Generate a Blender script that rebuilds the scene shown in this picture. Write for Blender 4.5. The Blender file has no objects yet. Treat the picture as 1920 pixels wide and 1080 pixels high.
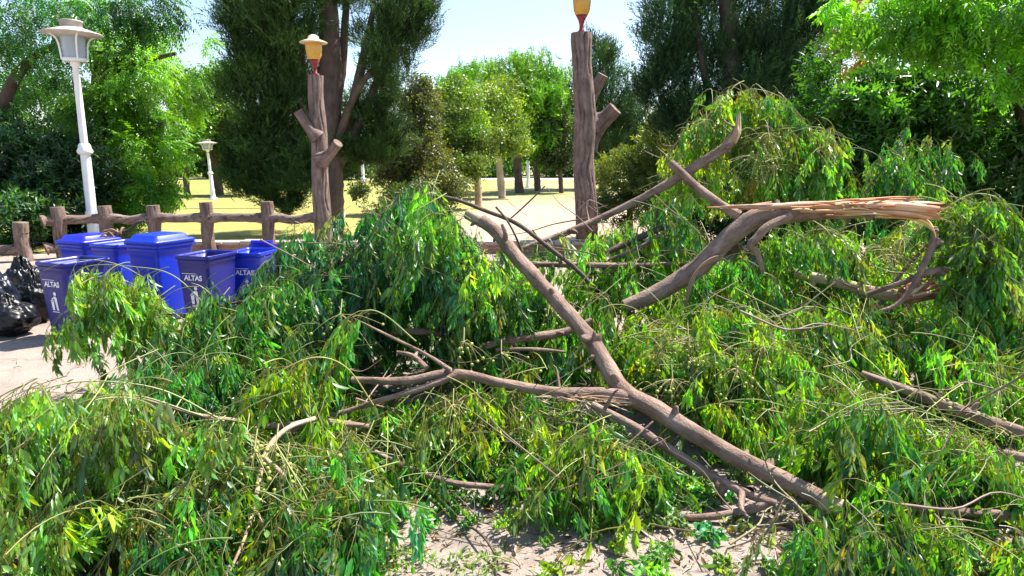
import bpy, math, random
import numpy as np
from mathutils import Vector, noise as mnoise

# ------------------------------------------------------------------ camera, sky, sun, exposure
scene = bpy.context.scene
COL = scene.collection
R_ = math.radians
CAM_H, FPX, PITCH = 1.8, 1250.0, R_(10.9)
cam_d = bpy.data.cameras.new('camera'); cam = bpy.data.objects.new('camera', cam_d); COL.objects.link(cam)
cam.location = (0, 0, CAM_H); cam.rotation_euler = (R_(90) - PITCH, 0, 0)
cam_d.sensor_width = 36; cam_d.lens = 36 * FPX / 1920; cam_d.clip_end = 3000; cam_d.clip_start = 0.05
scene.camera = cam
SUN = Vector((0.55, 0.34, 1.0)).normalized()
w = bpy.data.worlds.new('World'); scene.world = w; w.use_nodes = True
nt = w.node_tree; bg = nt.nodes['Background']
sky = nt.nodes.new('ShaderNodeTexSky'); sky.sky_type = 'NISHITA'; sky.sun_disc = False
sky.sun_elevation = math.asin(SUN.z); sky.sun_rotation = math.atan2(SUN.x, SUN.y)
sky.air_density = 1.0; sky.dust_density = 0.9; sky.ozone_density = 1.2
nt.links.new(sky.outputs[0], bg.inputs[0]); bg.inputs[1].default_value = 0.10
sl = bpy.data.lights.new('sun', 'SUN'); sl.energy = 5.0; sl.angle = R_(0.5); sl.color = (1.0, 0.95, 0.86)
so = bpy.data.objects.new('sun', sl); COL.objects.link(so); so.location = (20, 20, 40)
so.rotation_euler = SUN.to_track_quat('Z', 'Y').to_euler()
vs = scene.view_settings; vs.view_transform = 'Standard'; vs.look = 'None'; vs.exposure = 1.45; vs.gamma = 1
scene.render.engine = 'CYCLES'
cy = scene.cycles; cy.max_bounces = 6; cy.diffuse_bounces = 3; cy.glossy_bounces = 2; cy.transmission_bounces = 4
cy.transparent_max_bounces = 4; cy.sample_clamp_indirect = 6

# ------------------------------------------------------------------ pixel <-> world
cp, sp = math.cos(PITCH), math.sin(PITCH)
def P(px, py, d):
    a = (px - 960) / FPX; b = (540 - py) / FPX
    y = cp + b * sp; z = -sp + b * cp; t = d / y
    return np.array((a * t, d, CAM_H + z * t))
def gdepth(py):
    b = (540 - py) / FPX; z = -sp + b * cp
    return 1e9 if z > -1e-4 else CAM_H * (cp + b * sp) / -z
def G(px, py): return P(px, py, gdepth(py))
def proj(p):
    p = np.atleast_2d(p); x = p[:, 0]; y = p[:, 1]; z = p[:, 2] - CAM_H
    f = y * cp - z * sp; u = y * sp + z * cp
    return np.stack([960 + FPX * x / f, 540 - FPX * u / f, y], 1)
def unit(v):
    v = np.asarray(v, float); return v / (np.linalg.norm(v, axis=-1, keepdims=True) + 1e-9)

# ------------------------------------------------------------------ mesh collecting
class MB:
    def __init__(s): s.v = []; s.f = []; s.c = []; s.g = []; s.m = []; s.n = 0
    def add(s, V, F, col=(1, 1, 1), grain=None, mat=0):
        V = np.asarray(V, float).reshape(-1, 3); F = np.asarray(F, int).reshape(-1, 3)
        c = np.asarray(col, float)
        if c.ndim == 1: c = np.tile(c[:3], (len(V), 1))
        s.v.append(V); s.f.append(F + s.n); s.c.append(c)
        s.g.append(V if grain is None else grain); s.m.append(np.full(len(F), mat, int)); s.n += len(V)
    def build(s, name, mats, parent=None, smooth=True):
        me = bpy.data.meshes.new(name); V = np.concatenate(s.v); F = np.concatenate(s.f); nf = len(F)
        if parent is not None: V = V - np.array(WL[parent.name])
        me.vertices.add(len(V)); me.vertices.foreach_set('co', V.astype(np.float32).ravel())
        me.loops.add(nf * 3); me.loops.foreach_set('vertex_index', F.astype(np.int32).ravel())
        me.polygons.add(nf); me.polygons.foreach_set('loop_start', np.arange(0, nf * 3, 3, dtype=np.int32))
        me.polygons.foreach_set('material_index', np.concatenate(s.m).astype(np.int32))
        me.polygons.foreach_set('use_smooth', np.full(nf, smooth))
        a = me.attributes.new('Col', 'FLOAT_COLOR', 'POINT'); C = np.concatenate(s.c)
        a.data.foreach_set('color', np.concatenate([C, np.ones((len(C), 1))], 1).astype(np.float32).ravel())
        a = me.attributes.new('grain', 'FLOAT_VECTOR', 'POINT')
        a.data.foreach_set('vector', np.concatenate(s.g).astype(np.float32).ravel())
        for m in (mats if isinstance(mats, (list, tuple)) else [mats]): me.materials.append(m)
        me.update(calc_edges=True); me.validate()
        o = bpy.data.objects.new(name, me); COL.objects.link(o)
        if parent is not None:
            o.parent = parent; WL[o.name] = WL[parent.name]
        else: WL[o.name] = (0, 0, 0)
        return o
WL = {}
def thing(name, label, cat, loc=(0, 0, 0), group=None):
    o = bpy.data.objects.new(name, None); COL.objects.link(o); o.location = [float(x) for x in loc]
    o.empty_display_size = 0.2; o['label'] = label; o['category'] = cat
    if group: o['group'] = group
    WL[o.name] = tuple(float(x) for x in loc)
    return o
def tag(o, label, cat, group=None):
    o['label'] = label; o['category'] = cat
    if group: o['group'] = group
    return o

def catmull(pts, n):
    pts = np.asarray(pts, float); k = len(pts)
    if k == 2:
        t = np.linspace(0, 1, n)[:, None]; return pts[0] * (1 - t) + pts[1] * t
    p = np.vstack([2 * pts[0] - pts[1], pts, 2 * pts[-1] - pts[-2]])
    u = np.linspace(0, k - 1 - 1e-6, n); i = u.astype(int); t = (u - i)[:, None]
    a, b, c, d = p[i], p[i + 1], p[i + 2], p[i + 3]
    return 0.5 * (2 * b + (c - a) * t + (2 * a - 5 * b + 4 * c - d) * t ** 2 + (3 * b - a - 3 * c + d) * t ** 3)
def frames(C):
    T = unit(np.gradient(C, axis=0)); N = np.zeros_like(T)
    ref = np.array((0, 0, 1.)) if abs(T[0][2]) < 0.9 else np.array((1., 0, 0))
    n = unit(np.cross(ref, T[0]))
    for i in range(len(T)):
        n = unit(n - T[i] * np.dot(n, T[i])); N[i] = n
    return T, N, np.cross(T, N)
def tube(mb, pts, rad, n=24, sides=10, col=(1, 1, 1), cap=(0, 0), capmat=1, bump=0.0, seed=0, mat=0, disp=None, capcol=None):
    """pts (k,3), rad (k,) -> tapered tube; grain attribute = unrolled coordinate along the limb"""
    C = catmull(pts, n); k = len(pts)
    r = np.interp(np.linspace(0, k - 1, n), np.arange(k), rad)
    T, N, B = frames(C); s = np.concatenate([[0], np.cumsum(np.linalg.norm(np.diff(C, axis=0), axis=1))])
    th = np.linspace(0, 2 * np.pi, sides, endpoint=False)
    RR = np.repeat(r[:, None], sides, 1)
    if bump:
        for i in range(n):
            for j in range(sides):
                q = (math.cos(th[j]) * 1.3, math.sin(th[j]) * 1.3, s[i] * 5 + seed * 7.1)
                RR[i, j] *= 1 + bump * mnoise.noise(q) + bump * .6 * mnoise.noise((q[0] * 2.5, q[1] * 2.5, q[2] * 2.3))
    if disp is not None: RR = RR * disp(s[:, None] + 0 * th[None], th[None] + 0 * s[:, None])
    V = C[:, None] + RR[..., None] * (np.cos(th)[None, :, None] * N[:, None] + np.sin(th)[None, :, None] * B[:, None])
    g = np.stack([np.cos(th)[None] * RR + seed, np.sin(th)[None] * RR, np.repeat(s[:, None], sides, 1)], -1)
    i, j = np.meshgrid(np.arange(n - 1), np.arange(sides), indexing='ij'); j2 = (j + 1) % sides
    a, b, c, d = i * sides + j, i * sides + j2, (i + 1) * sides + j2, (i + 1) * sides + j
    F = np.concatenate([np.stack([a, b, c], -1).reshape(-1, 3), np.stack([a, c, d], -1).reshape(-1, 3)])
    mb.add(V.reshape(-1, 3), F, col, g.reshape(-1, 3), mat)
    for e, on in ((0, cap[0]), (n - 1, cap[1])):
        if on is None: continue
        ring = V[e]; c0 = C[e] + (T[e] * r[e] * .12 if on and e else -T[e] * r[e] * .12 if on else 0)
        FV = np.vstack([ring, c0]); idx = np.arange(sides); nx = (idx + 1) % sides
        FF = np.stack([idx, nx, np.full(sides, sides)], 1) if e else np.stack([nx, idx, np.full(sides, sides)], 1)
        mb.add(FV, FF, col if capcol is None else capcol, np.vstack([g[e], g[e].mean(0)]), capmat if on else mat)
    return C, r
def lathe(mb, base, prof, sides=24, col=(1, 1, 1), axis=None, mat=0, square=0):
    """prof: list of (radius, height) from bottom up"""
    ax = unit(np.array(axis if axis is not None else (0, 0, 1.)))
    u = unit(np.cross(ax, (0, 1., 0.001))); v = np.cross(ax, u)
    th = np.linspace(0, 2 * np.pi, sides, endpoint=False)
    base = np.asarray(base, float); V = []
    for r, h in prof:
        V.append(base + ax * h + r * (np.cos(th)[:, None] * u + np.sin(th)[:, None] * v))
    n = len(prof); V = np.concatenate(V)
    i, j = np.meshgrid(np.arange(n - 1), np.arange(sides), indexing='ij'); j2 = (j + 1) % sides
    a, b, c, d = i * sides + j, i * sides + j2, (i + 1) * sides + j2, (i + 1) * sides + j
    F = np.concatenate([np.stack([a, b, c], -1).reshape(-1, 3), np.stack([a, c, d], -1).reshape(-1, 3)])
    mb.add(V, F, col, None, mat)
def box(mb, lo, hi, col=(1, 1, 1), mat=0, M=None):
    x0, y0, z0 = lo; x1, y1, z1 = hi
    V = np.array([(x0, y0, z0), (x1, y0, z0), (x1, y1, z0), (x0, y1, z0), (x0, y0, z1), (x1, y0, z1), (x1, y1, z1), (x0, y1, z1)], float)
    Q = [(0, 3, 2, 1), (4, 5, 6, 7), (0, 1, 5, 4), (1, 2, 6, 5), (2, 3, 7, 6), (3, 0, 4, 7)]
    F = [(a, b, c) for a, b, c, d in Q] + [(a, c, d) for a, b, c, d in Q]
    W = []; FF = []
    for a, b, c, d in Q:      # separate faces keep hard edges under smooth shading
        k = len(W); W += [V[a], V[b], V[c], V[d]]; FF += [(k, k + 1, k + 2), (k, k + 2, k + 3)]
    W = np.array(W)
    if M is not None: W = M(W)
    mb.add(W, FF, col, None, mat)

# ------------------------------------------------------------------ materials
def mat(name, build):
    m = bpy.data.materials.new(name); m.use_nodes = True; t = m.node_tree
    b = t.nodes['Principled BSDF']; build(t, b, t.nodes['Material Output']); return m
def N(t, kind, **kw):
    n = t.nodes.new(kind)
    for k, v in kw.items(): setattr(n, k, v)
    return n
def ramp(t, fac, stops):
    r = N(t, 'ShaderNodeValToRGB'); e = r.color_ramp.elements
    while len(e) < len(stops): e.new(0.5)
    for el, (p, c) in zip(e, stops): el.position = p; el.color = (*c, 1) if len(c) == 3 else c
    t.links.new(fac, r.inputs[0]); return r.outputs[0]
def noise_tex(t, scale, detail=4, rough=.55, vec=None, stretch=None):
    n = N(t, 'ShaderNodeTexNoise'); n.inputs['Scale'].default_value = scale; n.inputs['Detail'].default_value = detail
    n.inputs['Roughness'].default_value = rough
    if vec is not None:
        if stretch:
            mp = N(t, 'ShaderNodeMapping'); mp.inputs['Scale'].default_value = stretch; t.links.new(vec, mp.inputs[0]); vec = mp.outputs[0]
        t.links.new(vec, n.inputs['Vector'])
    return n.outputs['Fac']
def attr(t, name): a = N(t, 'ShaderNodeAttribute'); a.attribute_name = name; return a
def bump(t, b, h, strength, dist):
    n = N(t, 'ShaderNodeBump'); n.inputs['Strength'].default_value = strength; n.inputs['Distance'].default_value = dist
    t.links.new(h, n.inputs['Height']); t.links.new(n.outputs[0], b.inputs['Normal'])
def mixc(t, fac, a, b_, mode='MIX'):
    m = N(t, 'ShaderNodeMix', data_type='RGBA', blend_type=mode)
    for sock, val in ((m.inputs[0], fac), (m.inputs[6], a), (m.inputs[7], b_)):
        if hasattr(val, 'links'): t.links.new(val, sock)
        elif isinstance(val, (int, float)): sock.default_value = val
        else: sock.default_value = (*val, 1)
    return m.outputs[2]
def objco(t): return N(t, 'ShaderNodeTexCoord').outputs['Object']

def leaf_mat(name, trans=0.35, rough=.42, spec=.5, tmul=(1.5, 1.45, .45)):
    def f(t, b, out):
        a = attr(t, 'Col'); t.links.new(a.outputs[0], b.inputs['Base Color'])
        b.inputs['Roughness'].default_value = rough; b.inputs['Specular IOR Level'].default_value = spec
        tr = N(t, 'ShaderNodeBsdfTranslucent'); t.links.new(mixc(t, 1.0, a.outputs[0], tmul, 'MULTIPLY'), tr.inputs[0])
        mx = N(t, 'ShaderNodeMixShader'); mx.inputs[0].default_value = trans
        t.links.new(b.outputs[0], mx.inputs[1]); t.links.new(tr.outputs[0], mx.inputs[2]); t.links.new(mx.outputs[0], out.inputs[0])
    return mat(name, f)
M_LEAF = leaf_mat('wilted_leaf', .46, .40, 1.0, (2.4, 1.75, .3))
M_BGLEAF = leaf_mat('tree_leaf', .45, .42, .7, (2.0, 1.7, .3))
M_NEEDLE = leaf_mat('cypress_leaf', .22, .6, .2, (1.3, 1.3, .5))

def bark(name, c0, c1, c2, scale=1., bs=.5):
    def f(t, b, out):
        g = attr(t, 'grain').outputs['Vector']
        n1 = noise_tex(t, 22 * scale, 6, .65, g, (1, 1, .35)); n2 = noise_tex(t, 90 * scale, 4, .6, g, (1, 1, .5))
        n3 = noise_tex(t, 5 * scale, 3, .5, g)
        c = ramp(t, n1, [(.3, c0), (.5, c1), (.72, c2)])
        c = mixc(t, .35, c, ramp(t, n3, [(.35, c0), (.65, c2)]))
        sp_ = ramp(t, n2, [(.66, (0, 0, 0)), (.74, (1, 1, 1))])
        c = mixc(t, mixc(t, 1, sp_, (.35, .35, .35), 'MULTIPLY'), c, tuple(min(1, x * 1.6) for x in c2))
        t.links.new(c, b.inputs['Base Color']); b.inputs['Roughness'].default_value = .8
        b.inputs['Specular IOR Level'].default_value = .25
        ad = N(t, 'ShaderNodeMath', operation='ADD'); t.links.new(n1, ad.inputs[0]); t.links.new(n2, ad.inputs[1])
        bump(t, b, ad.outputs[0], bs, .012)
    return mat(name, f)
M_BARK = bark('smooth_bark', (.10, .058, .042), (.235, .15, .115), (.40, .29, .23), 1., .9)
M_BARKD = bark('rough_dark_bark', (.05, .035, .028), (.10, .07, .055), (.16, .12, .095), .5, .9)
M_PALEB = bark('pale_bark', (.24, .17, .11), (.42, .31, .21), (.54, .43, .30), .6, .6)
def fwood(t, b, out):
    a = attr(t, 'Col'); g = attr(t, 'grain').outputs['Vector']
    n1 = noise_tex(t, 60, 5, .6, g, (1, 1, .06))
    t.links.new(mixc(t, .6, a.outputs[0], ramp(t, n1, [(.35, (.45, .35, .3)), (.6, (1, 1, 1))]), 'MULTIPLY'), b.inputs['Base Color'])
    b.inputs['Roughness'].default_value = .65; bump(t, b, n1, .6, .008)
M_WOOD = mat('raw_split_wood', fwood)
def ftwig(t, b, out):
    t.links.new(attr(t, 'Col').outputs[0], b.inputs['Base Color']); b.inputs['Roughness'].default_value = .55
M_TWIG = mat('green_twig', ftwig)
def fberry(t, b, out):
    t.links.new(attr(t, 'Col').outputs[0], b.inputs['Base Color']); b.inputs['Roughness'].default_value = .35
    b.inputs['Subsurface Weight'].default_value = .15; b.inputs['Subsurface Radius'].default_value = (.01, .012, .004)
M_BERRY = mat('berry_skin', fberry)
def fconc(t, b, out):      # cast concrete made to look like bark
    g = attr(t, 'grain').outputs['Vector']; a = attr(t, 'Col')
    n1 = noise_tex(t, 9, 6, .65, g, (1, 1, .5)); n2 = noise_tex(t, 60, 4, .7, g)
    c = ramp(t, n1, [(.28, (.085, .052, .040)), (.5, (.185, .125, .10)), (.74, (.30, .225, .185))])
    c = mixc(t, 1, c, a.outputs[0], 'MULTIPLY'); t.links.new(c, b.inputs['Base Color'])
    b.inputs['Roughness'].default_value = .85
    ad = N(t, 'ShaderNodeMath', operation='ADD'); t.links.new(n1, ad.inputs[0]); t.links.new(n2, ad.inputs[1])
    bump(t, b, ad.outputs[0], .7, .02)
M_CONC = mat('bark_textured_concrete', fconc)
def plain(name, c, rough=.5, var=.12, scale=6, metal=0., spec=.5, bs=0., bscale=60):
    def f(t, b, out):
        o = objco(t); n1 = noise_tex(t, scale, 5, .6, o)
        t.links.new(ramp(t, n1, [(.3, tuple(x * (1 - var) for x in c)), (.7, tuple(min(1, x * (1 + var)) for x in c))]), b.inputs['Base Color'])
        b.inputs['Metallic'].default_value = metal; b.inputs['Specular IOR Level'].default_value = spec
        t.links.new(ramp(t, noise_tex(t, scale * 2.3, 4, .6, o), [(.3, (rough * .8,) * 3), (.7, (min(1, rough * 1.25),) * 3)]), b.inputs['Roughness'])
        if bs: bump(t, b, noise_tex(t, bscale, 4, .6, o), bs, .01)
    return mat(name, f)
M_WHITE = plain('white_paint', (.80, .79, .80), .45, .08, 5)
M_SHADE = plain('weathered_shade', (.52, .47, .44), .6, .25, 7)
M_CAP = plain('grey_lamp_cap', (.30, .27, .25), .6, .2, 9)
M_ALU = plain('lamp_louvre_metal', (.45, .47, .52), .35, .15, 9, .4)
M_RED = plain('chipped_red_paint', (.26, .02, .02), .5, .45, 25)
M_AMBER = plain('amber_lamp_bowl', (.62, .33, .05), .3, .1, 6)
M_HAT = plain('dusty_lamp_hat', (.62, .50, .36), .55, .2, 10)
def fplastic(c, dust):
    def f(t, b, out):
        o = objco(t); n1 = noise_tex(t, 3, 6, .7, o); n2 = noise_tex(t, 14, 5, .75, o, (1, 1, .15)); n3 = noise_tex(t, 40, 3, .6, o)
        cc = mixc(t, ramp(t, n1, [(.45, (.0, .0, .0)), (.8, (.30, .30, .30))]), c, dust)
        cc = mixc(t, ramp(t, n2, [(.56, (0, 0, 0)), (.75, (.35, .35, .35))]), cc, dust)
        t.links.new(cc, b.inputs['Base Color']); t.links.new(ramp(t, n3, [(.3, (.3, .3, .3)), (.7, (.55, .55, .55))]), b.inputs['Roughness'])
    return f
M_BLUE = mat('royal_blue_plastic', fplastic((.002, .026, .48), (.02, .05, .40)))
M_NAVY = mat('violet_blue_plastic', fplastic((.005, .008, .17), (.02, .025, .2)))
M_LID = plain('indigo_lid_plastic', (.010, .016, .42), .35, .1, 4, spec=.5)
M_BLACKP = plain('black_rubber', (.02, .02, .02), .6, .2, 8)
M_PRINT = plain('white_print', (.75, .76, .82), .5, .1, 20)
M_BAG = plain('black_bag_film', (.004, .004, .005), .36, .2, 3, spec=.4)
M_BAGB = plain('blue_tinted_bag_film', (.006, .009, .018), .36, .2, 3, spec=.4)
M_STRAW = plain('brown_scrap', (.20, .13, .08), .8, .3, 12)
M_STONE = plain('pale_kerb_stone', (.42, .35, .29), .85, .25, 5, bs=.5, bscale=30)
def fglass(t, b, out):
    b.inputs['Base Color'].default_value = (.62, .70, .78, 1); b.inputs['Roughness'].default_value = .2
    b.inputs['Transmission Weight'].default_value = .45; b.inputs['IOR'].default_value = 1.2
M_GLASS = mat('frosted_lamp_glass', fglass)

def fpave(t, b, out):
    o = objco(t)
    n1 = noise_tex(t, .7, 5, .6, o); n2 = noise_tex(t, 7, 6, .7, o); n3 = noise_tex(t, 75, 4, .75, o)
    c = ramp(t, n1, [(.3, (.33, .265, .235)), (.7, (.45, .375, .335))])
    c = mixc(t, .55, c, ramp(t, n2, [(.3, (.24, .195, .17)), (.5, (.42, .35, .31)), (.75, (.52, .45, .40))]))
    c = mixc(t, .45, c, ramp(t, n3, [(.3, (.15, .12, .10)), (.5, (.45, .38, .33)), (.7, (.62, .55, .48))]))
    v = N(t, 'ShaderNodeTexVoronoi', feature='DISTANCE_TO_EDGE'); v.inputs['Scale'].default_value = 1.1
    mp = N(t, 'ShaderNodeMapping'); t.links.new(o, mp.inputs[0])
    wv = N(t, 'ShaderNodeTexNoise'); wv.inputs['Scale'].default_value = 4; t.links.new(o, wv.inputs['Vector'])
    t.links.new(mixc(t, .12, mp.outputs[0], wv.outputs['Color']), v.inputs['Vector'])
    cr = ramp(t, v.outputs['Distance'], [(.0, (.4, .4, .4)), (.012, (1, 1, 1))])
    c = mixc(t, .7, c, cr, 'MULTIPLY'); n4 = noise_tex(t, 2.3, 6, .7, o); n5 = noise_tex(t, 240, 3, .7, o)
    c = mixc(t, ramp(t, n4, [(.5, (0, 0, 0)), (.68, (.55, .55, .55))]), c, (.16, .12, .10))
    c = mixc(t, ramp(t, n5, [(.58, (0, 0, 0)), (.66, (.7, .7, .7))]), c, (.10, .08, .065))
    t.links.new(mixc(t, 1, c, (.74, .715, .69), 'MULTIPLY'), b.inputs['Base Color'])
    b.inputs['Roughness'].default_value = .9; bump(t, b, n3, 1.0, .01)
M_PAVE = mat('worn_pavement', fpave)
def flawn(t, b, out):
    o = objco(t); n1 = noise_tex(t, .22, 5, .6, o); n2 = noise_tex(t, 3, 6, .7, o); n3 = noise_tex(t, 30, 4, .7, o)
    grass = ramp(t, n2, [(.3, (.20, .20, .055)), (.5, (.34, .31, .095)), (.72, (.45, .38, .16))])
    dirt = ramp(t, n2, [(.3, (.34, .26, .19)), (.7, (.50, .40, .31))])
    green = ramp(t, n2, [(.3, (.13, .18, .04)), (.7, (.34, .33, .11))])
    sx = N(t, 'ShaderNodeSeparateXYZ'); t.links.new(o, sx.inputs[0])
    mr = N(t, 'ShaderNodeMapRange'); t.links.new(sx.outputs[0], mr.inputs[0]); mr.inputs[1].default_value = -3.0; mr.inputs[2].default_value = 2.0
    ad = N(t, 'ShaderNodeMath', operation='MULTIPLY_ADD'); t.links.new(n1, ad.inputs[0]); ad.inputs[1].default_value = 1.2
    t.links.new(mr.outputs[0], ad.inputs[2]); 
    my = N(t, 'ShaderNodeMapRange'); t.links.new(sx.outputs[1], my.inputs[0]); my.inputs[1].default_value = 24; my.inputs[2].default_value = 34
    c = mixc(t, ramp(t, ad.outputs[0], [(.75, (0, 0, 0)), (1.0, (1, 1, 1))]), grass, dirt)
    gf = N(t, 'ShaderNodeMath', operation='MULTIPLY'); t.links.new(my.outputs[0], gf.inputs[0]); t.links.new(ramp(t, n1, [(.35, (.1, .1, .1)), (.6, (.9, .9, .9))]), gf.inputs[1])
    c = mixc(t, gf.outputs[0], c, green)
    c = mixc(t, .4, c, ramp(t, n3, [(.3, (.45, .45, .45)), (.65, (1, 1, 1))]), 'MULTIPLY')
    t.links.new(c, b.inputs['Base Color']); b.inputs['Roughness'].default_value = .95; b.inputs['Specular IOR Level'].default_value = .1
    bump(t, b, n3, .8, .03)
M_LAWN = mat('dry_park_lawn', flawn)
def fbrick(t, b, out):
    o = objco(t); br = N(t, 'ShaderNodeTexBrick'); br.inputs['Scale'].default_value = 5
    br.inputs['Color1'].default_value = (.42, .16, .09, 1); br.inputs['Color2'].default_value = (.50, .24, .14, 1); br.inputs['Mortar'].default_value = (.4, .33, .28, 1)
    mp = N(t, 'ShaderNodeMapping'); mp.inputs['Rotation'].default_value = (R_(90), 0, 0); t.links.new(o, mp.inputs[0]); t.links.new(mp.outputs[0], br.inputs['Vector'])
    t.links.new(mixc(t, .4, br.outputs['Color'], ramp(t, noise_tex(t, 20, 5, .7, o), [(.3, (.5, .5, .5)), (.7, (1, 1, 1))]), 'MULTIPLY'), b.inputs['Base Color'])
    b.inputs['Roughness'].default_value = .9
M_BRICK = mat('low_brickwork', fbrick)

# ------------------------------------------------------------------ setting
def sheet(name, xs, ys, z, m):
    mb = MB(); V = [(xs[0], ys[0], z), (xs[1], ys[0], z), (xs[1], ys[1], z), (xs[0], ys[1], z)]
    mb.add(V, [(0, 1, 2), (0, 2, 3)]); o = mb.build(name, m, smooth=False); o['kind'] = 'structure'; return o
sheet('ground', (-1500, 1500), (-1500, 1500), -.02, plain('dusty_earth', (.30, .25, .15), .95, .2, .5))
sheet('pavement', (-60, 60), (-40, 12.9), 0, M_PAVE)
sheet('lawn', (-120, 120), (13.0, 140), .004, M_LAWN)
mb = MB(); box(mb, (-60, 62, .0), (60, 66, .012)); o = mb.build('park_path', plain('far_path_gravel', (.5, .44, .38), .9), smooth=False); o['kind'] = 'structure'

rng = np.random.default_rng(11)
def rnd(a, b): return float(rng.uniform(a, b))

# brick edging under the fence, right kerb wall
mb = MB(); box(mb, (-7.0, 12.92, 0), (4.5, 13.2, .17))
for x in np.arange(-7.0, 4.4, .34):
    box(mb, (x + .01, 12.88, .172), (x + .33, 13.24, .235 + rnd(-.012, .012)), mat=1)
tag(mb.build('edging_wall', [M_BRICK, M_STONE], smooth=False), 'low brick edging wall with pale capstones along the lawn', 'wall')
mb = MB(); x = 3.9
while x < 11:
    L = rnd(.7, .95); box(mb, (x, 9.6 + rnd(-.015, .015), 0), (x + L - .012, 10.0, .30 + rnd(-.008, .008))); x += L
tag(mb.build('kerb_wall', M_STONE, smooth=False), 'low pale stone kerb below the dark hedge behind the heap', 'wall')
mb = MB()

# ------------------------------------------------------------------ rustic concrete fence
def crackdisp(k, seed, depth=.07, twist=0.0):
    def f(s, th):
        out = np.ones_like(s)
        for i in range(s.shape[0]):
            for j in range(s.shape[1]):
                q = (math.cos(th[i, j]) * 1.1 + seed, math.sin(th[i, j]) * 1.1, s[i, j] * 2.2)
                ph = k * th[i, j] + 2.6 * mnoise.noise(q) + twist * s[i, j]
                v = abs(math.sin(ph))
                br = min(1.25, max(.1, .65 + 1.3 * mnoise.noise((q[0] * 1.7 + 9, q[1] * 1.7, s[i, j] * 1.3)))); out[i, j] = 1 - depth * br * max(0, 1 - v * 2.0) + .05 * mnoise.noise((q[0] * 2, q[1] * 2, q[2] * .6)) + .02 * mnoise.noise((q[0] * 6, q[1] * 6, q[2] * 4))
        return out
    return f
def logtube(mb, pts, rad, n, sides, k, seed, depth, twist=0, cap=(0, 0)):
    dsp = crackdisp(k, seed, depth, twist); keepD = []
    def d2(s, th): o = dsp(s, th); keepD.append(o); return o
    tube(mb, pts, rad, n, sides, (1, 1, 1), cap, 0, 0, seed, 0, d2)
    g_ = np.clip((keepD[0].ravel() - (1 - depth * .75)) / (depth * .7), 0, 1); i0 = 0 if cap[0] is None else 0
    mb.c[-3 if cap == (0, 0) else -1][:] = (.5 + .5 * g_)[:, None]      # crevice darkening painted into the colour of the cast cracks
FENCE = [(40, 436, 11.9), (107, 388, 12.3), (195, 386, 12.6), (286, 385, 12.7), (385, 379, 12.8), (500, 378, 12.75)]
fence = thing('rustic_fence', 'rustic concrete fence shaped like rough logs, behind the blue bins', 'fence', (FENCE[3][0] * 0 - 6, 12.6, 0))
tops = []
for i, (px, py, d) in enumerate(FENCE):
    t_ = P(px, py, d); tops.append(t_); mb = MB()
    r = .115
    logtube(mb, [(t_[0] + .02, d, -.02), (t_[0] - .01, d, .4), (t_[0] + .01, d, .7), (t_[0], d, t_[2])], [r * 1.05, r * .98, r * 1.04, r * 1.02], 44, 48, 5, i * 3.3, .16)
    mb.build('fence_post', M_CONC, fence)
ends = [np.array((tops[0][0] - 1.3, 11.7, .7))] + tops + [P(600, 410, 12.7)]
for i in range(len(ends) - 1):
    a, b = ends[i].copy(), ends[i + 1].copy()
    for nm, z0 in (('upper', None), ('lower', .20)):
        if nm == 'lower' and i > 2: continue
        if nm == 'upper' and i == 0: continue
        if nm == 'upper' and i == 1: a = a * .45 + b * .55
        A = np.array((a[0], a[1], .70 if z0 is None else z0)); B = np.array((b[0], b[1], .70 if z0 is None else z0))
        m_ = (A + B) / 2 + (0, 0, rnd(-.03, .015)); mb = MB(); r = .085
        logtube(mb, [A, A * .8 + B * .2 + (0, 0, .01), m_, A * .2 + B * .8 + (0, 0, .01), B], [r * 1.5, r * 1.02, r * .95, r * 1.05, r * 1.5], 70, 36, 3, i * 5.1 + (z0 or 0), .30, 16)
        mb.build('fence_rail', M_CONC, fence)

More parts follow.
